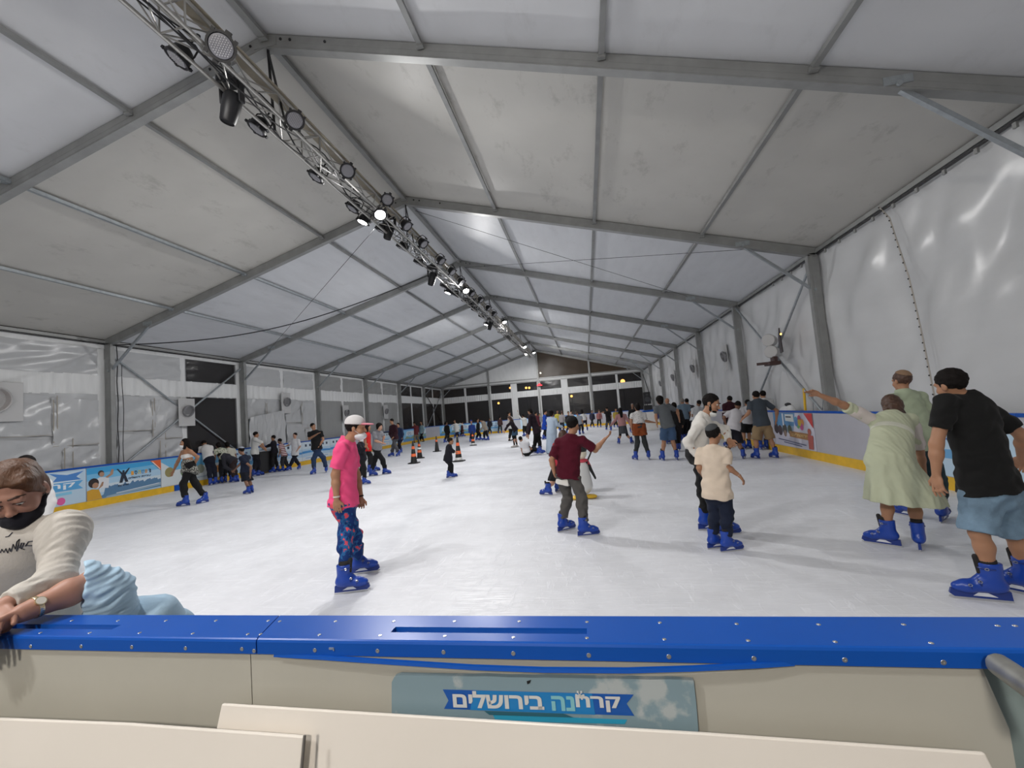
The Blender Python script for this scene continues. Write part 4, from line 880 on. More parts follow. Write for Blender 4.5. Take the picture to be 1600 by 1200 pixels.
# ------------------------------------------------------------------ loudspeaker, tables, small things along the boards
P = onX(1013, 645, 4.6); P[2] = 0; root = empty('loudspeaker', P, 'black loudspeaker on a stand in the far right corner', 'loudspeaker')
mb = MB(); mb.box(P+zu*2.0, (.5, .5, .9), bev=.03); mb.box(P+zu*1.1, (.6, .5, .7), bev=.03); mb.build('cabinet', M_black, root)
mb = MB(); mb.lathe([(.19, 0), (.2, .02), (.1, .03), (.02, .02)], P+zu*1.9-np.array([0, .24, 0]), 16, (0, -1, 0)); mb.lathe([(.08, 0), (.085, .02), (.01, .02)], P+zu*2.25-np.array([0, .24, 0]), 12, (0, -1, 0)); mb.build('driver', mat('driver', (.05, .05, .055), .4), root, smooth=True)
mb = MB(); mb.cyl(P, P+zu*1.6, .03); mb.build('stand', M_black, root)
P = onZ(1017, 672); root = empty('white_bin', P, 'white upright box standing near the far right loudspeaker', 'box')
mb = MB(); mb.box(P+zu*.55, (.7, .5, 1.1), bev=.03); mb.build('body', M_white, root); mb = MB(); mb.box(P+zu*1.14, (.76, .56, .1), bev=.03); mb.build('lid', M_blue, root)
P = onZ(603, 703); root = empty('rink_gate', P, 'blank white rink gate swung open beside the tall man in dark red top', 'gate')
mb = MB(); c = P+zu*.6; mb.bar(P-RH*.27+zu*.6, P+RH*.27+zu*.6, .96, .04, (0, 0, 1)); mb.build('panel', M_white, root)
mb = MB(); mb.bar(P-RH*.27+zu*1.1, P+RH*.27+zu*1.1, .05, .07); mb.build('cap', M_black, root)
# yellow pole and grey rods, white bag on the right board
a = onX(1255, 646, 5.2); b_ = onX(1256, 607, 5.2); mb = MB(); mb.cyl((a[0], a[1], 0), b_, .028, n=10); tag(mb.build('yellow_pole', M_yel, smooth=True), 'yellow pole standing behind the right board below the outstretched hand', 'pole')
for x0, x1, t_ in ((1266, 1270, 'upright'), (1274, 1286, 'slanting')):
    a = onX(x0, 648, 5.25); b_ = onX(x1, 618, 5.25); mb = MB(); mb.cyl((a[0], a[1], 0), b_, .010, n=6); tag(mb.build('rod', M_galv), t_+' thin grey rod behind the right board near the yellow pole', 'rod')
P = onX(1228, 640, 5.22); P[2] = 0; root = empty('covered_heap', P, 'white cloth-covered heap showing above the right board', 'heap')
s = SDF(.08); s.ell(P+zu*.9, (.1, .45, .35)); s.ell(P+zu*1.1+np.array([0, -.25, 0]), (.09, .2, .15)); sdf_obj('cloth_cover', s, .03, M_fab, root, P, fold=(.012, 12, 1))
s = SDF(.02); s.ell(P+zu*1.27+np.array([0, -.15, 0]), (.07, .1, .05)); sdf_obj('dark_item', s, .015, M_black, root, P)
# stands table behind the left skaters
for i, (x, y, l) in enumerate([(414, 706, 'dark table top between the white shirt skater and the boy in black')]):
    P = onX(x, y, -13.15); P[2] = 0; root = empty('penalty_bench', P, l, 'table')
    mb = MB(); mb.box(P+zu*.93, (.22, .9, .04), bev=.01); mb.build('tabletop', mat('grey_top', (.35, .36, .4), .4), root)
    mb = MB(); mb.box(P+zu*.48, (.16, .85, .82)); mb.build('skirt_panel', M_dark, root)
    for sg in (-1, 1): mb = MB(); mb.box(P+zu*.46+np.array([.06, sg*.41, 0]), (.04, .04, .92)); mb.build('leg', M_black, root)
# silver drape behind the small skaters at the left wall
mb = MB(); 
def drape(u, v): return (BL-.12-.05*waves(v*12, u*3, 1)-.0*u, 15.65+2.1*v, 1.02+(1.3+.3*v)*u)
mb.grid(drape, 14, 60); tag(mb.build('foil_drape', M_silver, smooth=True, recalc=False), 'crumpled silver foil sheet hung behind the left boards over the small skaters', 'foil sheet')

# ================================================================== PEOPLE
SKIN = [mat('skin_light', (.50, .27, .18), .55, noise=.05, nscale=12), mat('skin_tan', (.36, .18, .10), .55, noise=.05, nscale=12), mat('skin_dark', (.22, .11, .065), .55, noise=.05, nscale=12)]
H_BLK = mat('hair_black', (.008, .006, .0055), .75, spec=.15, noise=.3, nscale=40, bump=.3, bscale=60, stretch=(1, 1, .25)); H_BRN = mat('hair_brown', (.07, .032, .018), .5, noise=.35, nscale=40, bump=.5, bscale=50, stretch=(1, 1, .2))
H_LBR = mat('hair_light_brown', (.10, .045, .022), .5, spec=.3, noise=.25, nscale=45, bump=.5, bscale=40, stretch=(1, 1, .3)); H_GRY = mat('hair_grey', (.2, .18, .16), .6)
M_skb = mat('skate_blue', (.008, .05, .34), .3, noise=.08, nscale=8); M_skd = mat('skate_holder', (.008, .03, .20), .35); M_eye = mat('eye_white', (.6, .58, .55), .25); M_iris = mat('iris', (.03, .015, .01), .2); M_lip = mat('lips', (.40, .14, .11), .5)
M_sock = mat('black_sock', (.015, .013, .013), .9)
def make_skate():
    root = empty('ice_skate', (0, 0, 0)); F = np.array([0, 1., 0]); U = np.array([0, 0, 1.])
    s = SDF(.03); s.cone((0, -.05, .115), (0, .13, .10), .045, .043, q=1.0, fv=U); s.cone((0, .12, .095), (0, .175, .09), .045, .036, q=1.15, fv=U); s.cone((0, -.015, .12), (0, -.01, .27), .052, .058, q=.85, fv=F, clips=[(np.array([0, 0, .275]), U)])
    s.ell((0, .02, .14), (.045, .07, .05)); s.cone((0, -.02, .12), (0, .0, .29), .043, op='s', clips=[(np.array([0, 0, .255]), -U)], k=.005)
    me = sdf_obj('boot', s, .007, M_skb, root)
    s = SDF(.01); s.cone((0, -.012, .2), (0, -.008, .305), .042, .046, clips=[(np.array([0, 0, .30]), U)]); s.cone((0, .035, .2), (0, .055, .31), .026, .02); l = sdf_obj('liner', s, .008, M_sock, root)
    mb = MB(); out = [(-.105, .02), (.20, .02), (.225, .04), (.215, .075), (.05, .075), (-.1, .08)]
    hole = [(-.03, .035), (.02, .06), (.07, .06), (.1, .035)]
    mb.prism(out, (-.012, 0, 0), (0, 1, 0), (0, 0, 1), .024); mb.cur = 1; mb.prism(hole, (-.013, 0, 0), (0, 1, 0), (0, 0, 1), .026); mb.build('blade_holder', [M_skd, mat('gap_white', (.7, .72, .76), .4)], root, local=True)
    mb = MB(); mb.prism([(-.11, 0.003), (-.09, 0), (.2, 0), (.23, .012), (.225, .022), (-.108, .022)], (-.002, 0, 0), (0, 1, 0), (0, 0, 1), .004); mb.build('blade', M_steel, root, local=True)
    for yy, zz, r in ((.115, .13, .05), (.06, .158, .05), (.01, .24, .06)):
        mb = MB(); mb.tube([(r*math.cos(t), yy+.012*math.sin(t), zz-.03+r*.75*math.sin(t) if zz < .2 else zz+.0) if zz < .2 else (r*.98*math.cos(t), yy-.02+r*1.12*math.sin(t), zz) for t in np.linspace(-.2, PI+.2, 10)], .006, 5)
        b = mb.build('strap', M_skd, root, smooth=True, local=True)
        mb = MB(); 
        for sg in (-1, 1):
            q = (sg*.049, yy+.003, zz-.012) if zz < .2 else (sg*.058, yy+.012, zz)
            mb.tube([(q[0], q[1]+.011*math.cos(t), q[2]+.008*math.sin(t)) for t in np.linspace(0, 2*PI, 8, endpoint=False)], .003, 4, True)
        mb.build('buckle', M_steel, b, smooth=True, local=True)
    return root
skate0 = make_skate(); skate_used = [0]
def unit(v): v = np.asarray(v, float); return v/np.linalg.norm(v)
ZU = np.array([0, 0, 1.])
def fdir(a): a = math.radians(a); return math.cos(a)*FH+math.sin(a)*RH
def person(label, F, ht, hd, nk, pv, fL, fR, kL=None, kR=None, aL=None, aR=None, top=('tee', (.5, .5, .5)), bot=('pants', (.02, .02, .03)), hair=('short', H_BLK), skin=0,
           hF=None, hp=-8, nd=0., hdd=None, sw=.185, legs=None, extra=(), skates=True, group=None, hem=.07, vox=None, face=False, D=None, fat=1., maxX=None, shoe=None, roll=0.):
    fl = onZ(*fL[:2]); frr = onZ(*fR[:2])
    if maxX is not None:
        for q in (fl, frr):
            t = min(1, (maxX/q[0]) if q[0] < maxX else 1); q[0] *= t; q[1] *= t
    D0 = D if D is not None else ((fl+frr)/2)@FH
    if D is not None: fl = onD(fL[0], fL[1], D); frr = onD(fR[0], fR[1], D)
    s = ht/1.72; f = fdir(F); sd = np.cross(f, ZU); v = vox or min(max(D0*.00115, .0065), .02)
    fine = D0 < 7.5
    J = lambda p, d=0.: onD(p[0], p[1], D0+d)
    N = J(nk, nd); Pv = J(pv); hs = (.105+.07*ht)/.225
    hf = fdir(F if hF is None else hF); Hd = J(hd, (nd+.03*float(hf@FH)) if hdd is None else hdd)
    ts = sd if roll == 0 else unit(sd+ZU*roll)
    tdir = unit(N-Pv); tf = unit(np.cross(ZU if abs(tdir[2]) < .2 else tdir, sd)); tf = unit(np.cross(tdir, sd)); tf = tf if tf@f > -.2 else -tf
    A = {}
    sw = sw*.96
    for sg, a, nm in ((-1, aL, 'L'), (1, aR, 'R')):
        S = N+ts*sg*sw*s-tdir*.082*s
        if a is None:
            E_ = S-ZU*.26*s+sd*sg*.05*s-f*.02*s; Wr = E_-ZU*.22*s+f*.07*s; T = Wr-ZU*.09*s+f*.03*s
        else:
            sdp = float((S-O)@FH)-D0
            E_ = J(a[0:2], sdp+(a[2] if len(a) > 2 else 0)); Wr = J(a[3:5], sdp+(a[5] if len(a) > 5 else 0))
            T = J(a[6:8], sdp+(a[8] if len(a) > 8 else (a[5] if len(a) > 5 else 0))) if len(a) > 7 else Wr+unit(Wr-E_)*.15*s
        A[nm] = (S, E_, Wr, T)
    Lg = {}
    for sg, ft, kn, nm, raw in ((-1, fl, kL, 'L', fL), (1, frr, kR, 'R', fR)):
        Hp = Pv+sd*sg*.086*s; ang = raw[2] if len(raw) > 2 else F; up = .165 if skates else .09
        An = ft+ZU*up*min(1, s*1.05)
        if kn: K = J(kn[:2], (float((An-O)@FH)+float((Hp-O)@FH))/2-D0+(kn[2] if len(kn) > 2 else 0))
        else: K = Hp*.5+An*.5+f*.05*s
        Lg[nm] = (Hp, K, An, ft, fdir(ang))
    base = (fl+frr)/2; root = empty('person', (base[0], base[1], 0 if D is None else base[2]), label, 'person', group); bs = np.array(root.location)
    near = v < .0095
    # ---- body
    b = SDF(.028*s)
    b.cone(N-tdir*.03*s, Hd-ZU*.04*s, .056*s, .05*s)
    [b.cone(N-tdir*.055*s, A[q][0], .058*s, .046*s) for q in 'LR']; b.cone(N-tdir*.14*s, Pv, .15*s, .14*s, q=1.45, fv=tf); b.ell(Pv, np.array([.165, .125, .12])*s, np.array([sd, tf, unit(np.cross(sd, tf))]))
    def hand(b, Wr, T, E_, near):
        d = unit(T-Wr); L = max(np.linalg.norm(T-Wr), .08*s); L = min(L, .19*s)
        t0 = tf-d*(tf@d); t0 = unit(t0) if np.linalg.norm(t0) > .3 else unit(ZU-d*d[2]); pn = np.cross(d, t0); c = (Pv+N)/2
        if pn@(c-Wr) < 0: pn = -pn
        pl = L*.48
        b.ell(Wr+d*pl*.55, np.array([.040*s, pl*.62, .017*s]), np.array([t0, d, pn]), k=.015)
        if not near:
            b.ell(Wr+d*L*.75+pn*.01*s, np.array([.034*s, L*.3, .014*s]), np.array([t0, d, pn]), k=.015); b.cone(Wr+d*pl*.4+t0*.03*s, Wr+d*pl*1.1+t0*.06*s, .012*s, .01*s, k=.01); return
        for i, (o_, l_, cu) in enumerate(((.030, .92, .25), (.010, 1.0, .35), (-.010, .93, .5), (-.029, .74, .65))):
            r = .0088*s; p = Wr+d*pl*.95+t0*o_*s; fl_ = (L-pl)*l_
            d1 = unit(d+pn*cu*.6+t0*o_*3); d2 = unit(d+pn*cu*2.0+t0*o_*2); m = p+d1*fl_*.5; e = m+d2*fl_*.5
            b.cone(p-d*.01, m, r*1.05, r, k=.006); b.cone(m, e, r, r*.85, k=.006)
        p = Wr+d*pl*.3+t0*.028*s; m = p+unit(d*.8+t0*.8+pn*.2)*.035*s; b.cone(p, m, .012*s, .0105*s, k=.01); b.cone(m, m+unit(d+t0*.25+pn*.3)*.03*s, .0105*s, .0085*s, k=.006)
    for nm in 'LR':
        S, E_, Wr, T = A[nm]; b.cone(S, E_, .050*s, .038*s); b.cone(E_, E_*.65+Wr*.35, .039*s, .038*s); b.cone(E_*.65+Wr*.35, Wr, .038*s, .025*s); hand(b, Wr, T, E_, near)
        Hp, K, An, ft, fd = Lg[nm]; b.cone(Hp, K, .078*s, .053*s); b.cone(K, K*.68+An*.32-fd*.012*s, .052*s, .054*s); b.cone(K*.68+An*.32-fd*.012*s, An, .054*s, .036*s)
        if not skates: b.cone(An, ft+fd*.1+ZU*.03, .035, .03)
    # ---- head
    if hp is None: hu = unit(Hd-N)
    else: hu = unit(ZU*math.cos(math.radians(hp))-hf*math.sin(math.radians(hp)))
    if abs(hp or 0) > 0: hff = unit(hf*math.cos(math.radians(hp))+ZU*math.sin(math.radians(hp)))
    else: hff = hf
    lean = (Hd-N)@np.cross(hff, ZU); hr = unit(np.cross(hff, hu)); 
    hl = unit(hu+hr*max(-.35, min(.35, lean*2.0))); hr = unit(np.cross(hff, hl)); hu = hl
    RH3 = np.array([hr, hff, hu]); G = lambda x, y, z: Hd+(hr*x+hff*y+hu*z)*hs
    b.ell(G(0, -.010, .022), np.array([.074, .092, .088])*hs, RH3); b.ell(G(0, .028, -.045), np.array([.057, .060, .070])*hs, RH3, k=.03); b.ell(G(0, .062, -.098), np.array([.024, .022, .018])*hs, RH3, k=.03)
    b.cone(G(0, .085, .0), G(0, .104, -.032), .008*hs, .013*hs, k=.012); b.cone(G(-.035, .078, .020), G(.035, .078, .020), .011*hs, k=.02)
    for sg in (-1, 1):
        b.ell(G(sg*.076, -.004, -.012), np.array([.010, .019, .031])*hs, RH3, k=.006); b.ell(G(sg*.038, .055, -.035), np.array([.026, .026, .026])*hs, RH3, k=.02)
        b.ell(G(sg*.031, .098, .004), np.array([.017, .014, .012])*hs, RH3, op='s', k=.012)
    b.ell(G(0, .088, -.064), np.array([.024, .011, .009])*hs, RH3, k=.008)
    body = sdf_obj('body', b, v, SKIN[skin], root, bs)
    if face:
        for sg in (-1, 1):
            mb = MB(); mb.sphere(G(sg*.031, .076, .004), .0130*hs, 12); e = mb.build('eye', M_eye, root, smooth=True); mb = MB(); mb.sphere(G(sg*.031, .0845, .003), .0062*hs, 8); mb.build('iris', M_iris, e, smooth=True)
            bpy.context.view_layer.update()
            mb = MB(); mb.tube([G(sg*.012, .094, .022), G(sg*.032, .096, .029), G(sg*.050, .080, .024)], [.0035*hs, .0042*hs, .002*hs], 6); mb.build('eyebrow', hair[1], root, smooth=True)
        sl_ = SDF(.006); sl_.ell(G(0, .091, -.060), np.array([.022, .010, .0045])*hs, RH3); sl_.ell(G(0, .090, -.068), np.array([.018, .010, .005])*hs, RH3); sdf_obj('lips', sl_, .0025, M_lip, root, bs)
    # ---- hair
    kind, hm = hair[0], hair[1]
    if kind != 'bald':
        h = SDF(.02*hs); cl = [(G(0, .058, .035), unit(hff*1.0-hu*.75)), ]
        h.ell(G(0, -.014, .028), np.array([.082, .098, .092])*hs, RH3, clips=[(G(0, .055, .045), unit(hff*.9-hu*.55)), (G(0, -.02, -.072), unit(-hu+hff*.55))])
        if kind in ('long', 'pony', 'bun', 'bob', 'curly'):
            h.ell(G(0, -.04, -.02), np.array([.080, .070, .095])*hs, RH3, clips=[(G(0, .012, 0), hff)])
        if kind == 'long':
            ln = hair[2] if len(hair) > 2 else .3; c0 = G(0, -.055, -.03); dn = unit(-ZU*1.0+0*tf); e = c0+dn*ln*s-tf*.03
            e = c0+unit((Pv-N)*.9-tf*.2-ZU*.4)*ln*s-hff*.02; h.cone(c0, e, .075*hs, .055*hs, q=1.5, fv=hff)
            for sg in (-1, 1): h.cone(G(sg*.06, .0, .02), G(sg*.075, .02, -.13), .028*hs, .03*hs)
        if kind == 'pony': h.cone(G(0, -.10, .02), G(0, -.14, -.04), .03*hs, .04*hs); h.cone(G(0, -.14, -.04), G(0, -.12, -.24), .04*hs, .02*hs)
        if kind == 'bun': h.ell(G(0, -.10, .06), np.array([.045, .045, .045])*hs, RH3)
        if kind == 'curly': h.ell(G(0, -.02, .045), np.array([.10, .105, .095])*hs, RH3, clips=[(G(0, .06, .05), unit(hff*.9-hu*.5))])
        sdf_obj('hair', h, min(v, .01) if near else v*.9, hm, root, bs, fold=(.003 if kind != 'curly' else .008, 60 if kind != 'curly' else 90, 1.))
    # ---- clothes
    def torso(t, g, hemz=None, loose=0., bl=.14):
        gg = g+(.0 if v < .012 else .006)
        for q in 'LR': t.cone(N-tdir*.055*s, A[q][0], .058*s+gg, .046*s+gg)
        t.cone(N-tdir*.14*s, Pv+tdir*.02*s, .15*s*fat+gg, .145*s*fat+gg+loose, q=1.4, fv=tf)
        if hemz is not None: t.cone(Pv+tdir*.05*s, Pv-tdir*(hemz+.03)*s, .152*s*fat+gg+loose, (.158 if hemz < .0 else .168)*s*fat+gg+loose, q=1.2, fv=tf, clips=[(Pv-tdir*hemz*s, -tdir)])
        t.cone(N-tdir*.05*s, N+unit(Hd-N)*.02*s, .062*s+g, .058*s+g, clips=[(N+unit(Hd-N)*.018*s, unit(Hd-N))])
    def sleeve(t, nm, ln, g, r0=.05, r1=.04):
        S, E_, Wr, T = A[nm]
        if ln <= 1:
            e = S+(E_-S)*ln; t.cone(S, S+(E_-S)*(ln+.15), r0*s+g, (r0-.004)*s+g*1.25, clips=[(e, unit(E_-S))])
        else:
            e = E_+(Wr-E_)*(ln-1); t.cone(S, E_, r0*s+g, .042*s+g); t.cone(E_, e+(Wr-E_)*.1, .042*s+g, .031*s+g, clips=[(e, unit(Wr-E_))])
    fo = ((.0062 if top[0] != 'shirt' else .008) if fine else .006, 20 if fine else 11, len(label) % 7)
    tk = top[0]
    if tk in ('tee', 'long', 'shirt', 'vest', 'jacket', 'dress', 'tank'):
        t = SDF(.03*s); g = {'jacket': .022, 'dress': .010}.get(tk, .013)
        torso(t, g, hem if tk != 'dress' else .02, .008 if tk != 'dress' else 0)
        ln = top[3] if len(top) > 3 else {'tee': .62, 'long': 1.93, 'shirt': 1.93, 'jacket': 1.95, 'dress': 1.9, 'vest': .1, 'tank': .1}[tk]
        for nm in 'LR': sleeve(t, nm, ln, (g if tk != 'shirt' else .006)+.004)
        if tk == 'dress':
            hz = top[4]; hc = Pv*1.; pts = (fl+frr)/2; low = np.array([Pv[0]*.35+pts[0]*.65, Pv[1]*.35+pts[1]*.65, hz])+ (RH*top[5] if len(top) > 5 else 0)
            t.cone(N-tdir*.16*s, Pv-ZU*.03*s, .16*s, .205*s, q=1.12, fv=tf, k=.08); t.cone(Pv-ZU*.03*s, low, .205*s, (top[6] if len(top) > 6 else .30)*s, q=1.12, fv=tf, rip=(.06, 9, 1.), clips=[(low, -unit(ZU*1.+RH*(top[7] if len(top) > 7 else 0)))])
        m = top[1] if not isinstance(top[1], tuple) else cloth(top[1])
        o = sdf_obj({'tee': 'shirt', 'long': 'sweater', 'tank': 'shirt', 'vest': 'vest'}.get(tk, tk), t, v, m, root, bs, fold=fo if tk != 'dress' else (.0035, 70, 1.5, RH))
        if tk == 'shirt' and near:
            cl_ = SDF(.01); cl_.cone(N+unit(Hd-N)*-.01*s, N+unit(Hd-N)*.045*s, .072*s, .060*s, clips=[(N+unit(Hd-N)*.04*s, unit(Hd-N))]); cl_.cone(N, N+unit(Hd-N)*.09*s, .05*s, op='s', k=.004); sdf_obj('collar', cl_, .005, m, root, bs)
    if tk == 'bandeau':
        t = SDF(.02); c = N-tdir*.2*s; t.cone(c+tdir*.06*s, c-tdir*.06*s, .158*s, .155*s, q=1.4, fv=tf, clips=[(c+tdir*.055*s, tdir), (c-tdir*.05*s, -tdir)]); t.ell(c+tf*.07*s+sd*.06*s, (.05, .05, .05)); t.ell(c+tf*.07*s-sd*.06*s, (.05, .05, .05)); sdf_obj('bandeau_top', t, v, cloth(top[1]), root, bs)
    bk = bot[0]; bm_ = (bot[1] if not isinstance(bot[1], tuple) else cloth(bot[1])) if bot[1] is not None else None
    wz = Pv+tdir*.10*s
    pk = [] if (hem < 0 or tk not in ('tee', 'long', 'shirt', 'jacket', 'tank')) else [(Pv-tdir*(hem-.03)*s, tdir)]
    if pk: wz = Pv
    if bk in ('pants', 'shorts', 'leggings'):
        t = SDF(.035*s); g = {'pants': .016, 'shorts': .026, 'leggings': .008}[bk]+(0 if v < .012 else .005)
        t.ell(Pv, np.array([.166, .128, .13])*s+g*.6, np.array([sd, tf, unit(np.cross(sd, tf))]), clips=pk); t.cone(Pv-tdir*.02*s, wz, .148*s+g, .14*s+g, q=1.3, fv=tf, clips=pk or [(wz, tdir)])
        for nm in 'LR':
            Hp, K, An, ft, fd = Lg[nm]
            if bk == 'shorts':
                fr_ = bot[2] if len(bot) > 2 else .95; e = Hp+(K-Hp)*fr_; t.cone(Hp, Hp+(K-Hp)*(fr_+.1), .078*s+g, .068*s+g*1.5, clips=[(e, unit(K-Hp))]+pk)
            else:
                e = K+(An-K)*(.86 if bk == 'pants' else .9); t.cone(K, K*.68+An*.32-fd*.012*s, .055*s+g, .056*s+g); t.cone(Hp, K, .080*s+g, .055*s+g, clips=pk); t.cone(K, e+(An-K)*.1, .056*s+g, .042*s+g*1.2, clips=[(e, unit(An-K))])
        sdf_obj({'pants': 'trousers'}.get(bk, bk), t, v, bm_, root, bs, fold=(fo[0]*1.2 if bk != 'leggings' else .001, fo[1], 3.3))
    if bk == 'skirt':
        t = SDF(.03*s); mid = (Lg['L'][1]+Lg['R'][1])/2; low = Pv+(mid-Pv)*bot[2]; t.cone(wz, low, .148*s, (bot[3] if len(bot) > 3 else .21)*s, q=1.15, fv=tf, rip=(.04, 6, 2.), clips=[(low, -ZU), (wz, tdir)]); t.ell(Pv, np.array([.17, .135, .13])*s, np.array([sd, tf, unit(np.cross(sd, tf))]))
        sdf_obj('skirt', t, v, bm_, root, bs)
        if len(bot) > 4 and bot[4] is not None: 
            t = SDF(.02*s); [ (t.cone(Lg[n][0], Lg[n][1], .084*s, .058*s), t.cone(Lg[n][1], Lg[n][2], .060*s, .042*s)) for n in 'LR']; sdf_obj('leggings', t, v, cloth(bot[4]), root, bs)
    # ---- skates
    for nm in 'LR':
        Hp, K, An, ft, fd = Lg[nm]
        if skates:
            o = skate0 if not skate_used[0] else copy_tree(skate0); skate_used[0] += 1; o.parent = root; o.location = Vector([float(c) for c in (ft-bs)])
            y = fd; x = np.cross(y, ZU); orient(o, [x, y, ZU], max(.75, min(1.02, s)))
            if near and shoe != 'nosock':
                t = SDF(.01); t.cone(An+ZU*.05, An+ZU*.15*s, .050*s, .047*s, clips=[(An+ZU*.135*s, ZU)]); sdf_obj('sock', t, .008, M_sock, root, bs)
        elif shoe is not None:
            t = SDF(.02); t.cone(ft+ZU*.04-fd*.04, ft+ZU*.035+fd*.15, .042, .036, q=1., fv=ZU, clips=[(ft+ZU*.002, -ZU)]); t.cone(ft+ZU*.05, An, .042, .045); sdf_obj('shoe', t, max(.012, v), cloth(shoe), root, bs)
    ctx = dict(root=root, bs=bs, v=v, G=G, R=RH3, hs=hs, hf=hff, hu=hu, hr=hr, N=N, Pv=Pv, A=A, Lg=Lg, sd=sd, tf=tf, tdir=tdir, s=s, Hd=Hd)
    for e in extra: e(ctx)
    return ctx
# ---- accessories
def kippah(col, name='skullcap', back=-.055, up=.086, m=None):
    def f(c):
        t = SDF(.004); t.ell(c['G'](0, -.014, .030), np.array([.088, .104, .100])*c['hs'], c['R'], clips=[(c['G'](0, back*.4, up), unit(-c['hu']+c['hf']*.55))]); sdf_obj(name, t, min(c['v'], .009), m or cloth(col), c['root'], c['bs'])
    return f
def mask(col, dz=-.085, big=1.):
    def f(c):
        t = SDF(.01); t.ell(c['G'](0, .045, dz), np.array([.064, .070, .046])*c['hs']*big, c['R'], clips=[(c['G'](0, -.0, 0), -c['hf'])]); o = sdf_obj('face_mask', t, min(c['v'], .008), mat('mask_%d' % int(col[0]*99), col, .8), c['root'], c['bs'])
        if c['v'] < .012:
            for sg in (-1, 1):
                mb = MB(); mb.tube([c['G'](sg*.055, .055, dz+.02), c['G'](sg*.078, .01, -.03), c['G'](sg*.082, -.02, .0)], .0022, 4); mb.build('ear_loop', mat('mask_%d' % int(col[0]*99), col), o if False else c['root'], smooth=True)
    return f
def cap(col, brim, ang=0.):
    def f(c):
        t = SDF(.006); t.ell(c['G'](0, -.012, .045), np.array([.090, .106, .088])*c['hs'], c['R'], clips=[(c['G'](0, 0, .035), -c['hu'])]); o = sdf_obj('cap', t, min(c['v'], .008), cloth(col), c['root'], c['bs'])
        t = SDF(.006); t.ell(c['G'](0, .10, .040), np.array([.072, .085, .010])*c['hs'], c['R']); sdf_obj('cap_brim', t, min(c['v'], .006), cloth(brim), c['root'], c['bs'])
    return f
def band_on(nm, which, t0, r, col, m=None):
    def f(c):
        S, E_, Wr, T = c['A'][which]; p = E_+(Wr-E_)*t0; d = unit(Wr-E_); mb = MB(); mb.cyl(p-d*.007, p+d*.007, r*c['s'], n=16); mb.build(nm, m or cloth(col), c['root'], smooth=True)
    return f
def underhem(col, d0, side=0):
    def f(c):
        t = SDF(.01); s = c['s']; P = c['Pv']; t.cone(P, P-c['tdir']*(d0+.03)*s, .158*s, .172*s, q=1.28, fv=c['tf'], clips=[(P-c['tdir']*d0*s, -c['tdir']), (P+c['sd']*side*s, c['sd'])]); sdf_obj('undershirt', t, c['v'], cloth(col), c['root'], c['bs'], fold=(.004, 14, 2))
    return f
def waist_wrap(m):
    def f(c):
        t = SDF(.03); s = c['s']; P = c['Pv']; t.cone(P+c['tdir']*.07*s, P-c['tdir']*.24*s, .165*s, .215*s, q=1.15, fv=c['tf'], rip=(.09, 5, 1.), clips=[(P-c['tdir']*.2*s-c['tf']*.0, unit(-c['tdir']+c['tf']*.5))]); t.cone(P+c['tf']*.12+c['tdir']*.05, P+c['tf']*.17-c['tdir']*.1, .04, .03)
        sdf_obj('tied_shirt', t, c['v'], m, c['root'], c['bs'], fold=(.008, 18, 2))
    return f
def belt(col=(.01, .01, .01)):
    def f(c):
        t = SDF(.005); s = c['s']; p = c['Pv']+c['tdir']*.075*s; t.cone(p-c['tdir']*.02, p+c['tdir']*.02, .166*s, q=1.3, fv=c['tf'], clips=[(p+c['tdir']*.018, c['tdir']), (p-c['tdir']*.018, -c['tdir'])]); sdf_obj('belt', t, .007, cloth(col), c['root'], c['bs'])
    return f
def printed(col, off=.12, w=.16, h=.12):
    def f(c):
        s = c['s']; p = c['N']-c['tdir']*(off+.14)*s+c['tf']*.118*s; mb = MB(); mb.box(p, (w*s, .012, h*s), np.array([c['sd'], c['tf'], c['tdir']])); mb.build('shirt_print', cloth(col), c['root'])
    return f
def beard(c):
    t = SDF(.008); G = c['G']; hs = c['hs']; t.ell(G(0, .052, -.092), np.array([.048, .040, .036])*hs, c['R'], clips=[(G(0, 0, -.062), c['hu'])]); t.cone(G(-.020, .094, -.052), G(.020, .094, -.052), .0065*hs)
    for sg in (-1, 1): t.cone(G(sg*.058, .030, -.08), G(sg*.068, .012, -.02), .016*hs, .010*hs)
    sdf_obj('beard', t, .006, H_BLK, c['root'], c['bs'])
def white_sleeves(c):
    s = c['s']
    for nm in 'LR':
        t = SDF(.02); S, E_, Wr, T = c['A'][nm]; e = S+(E_-S)*(.9 if nm == 'R' else .75); t.cone(S+(E_-S)*.2, e+(E_-S)*.1, .070*s, .066*s, clips=[(e, unit(E_-S))])
        sdf_obj('sleeve', t, c['v'], cloth((.62, .56, .53)), c['root'], c['bs'], fold=(.004, 18, 1))
def dress_band(c):
    s = c['s']; p = c['N']-c['tdir']*.27*s; t = SDF(.01); t.cone(p+c['tdir']*.04*s, p-c['tdir']*.05*s, .184*s, .192*s, q=1.15, fv=c['tf'], clips=[(p+c['tdir']*.03*s, c['tdir']), (p-c['tdir']*.03*s, -c['tdir'])]); sdf_obj('waistband', t, c['v'], cloth((.58, .59, .50)), c['root'], c['bs'])
def rust_shorts(c):
    t = SDF(.03); s = c['s']; P = c['Pv']; sd, tf = c['sd'], c['tf']; t.cone(P+c['tdir']*.12*s, P, .145*s, .17*s, q=1.25, fv=tf, clips=[(P+c['tdir']*.13*s, c['tdir'])])
    for nm in 'LR': Hp, K = c['Lg'][nm][:2]; e = Hp+(K-Hp)*.62; t.cone(Hp, e+(K-Hp)*.1, .115*s, .125*s, clips=[(e, unit(K-Hp))])
    sdf_obj('shorts', t, c['v'], cloth((.22, .055, .018)), c['root'], c['bs'], fold=(.008, 18, 2))

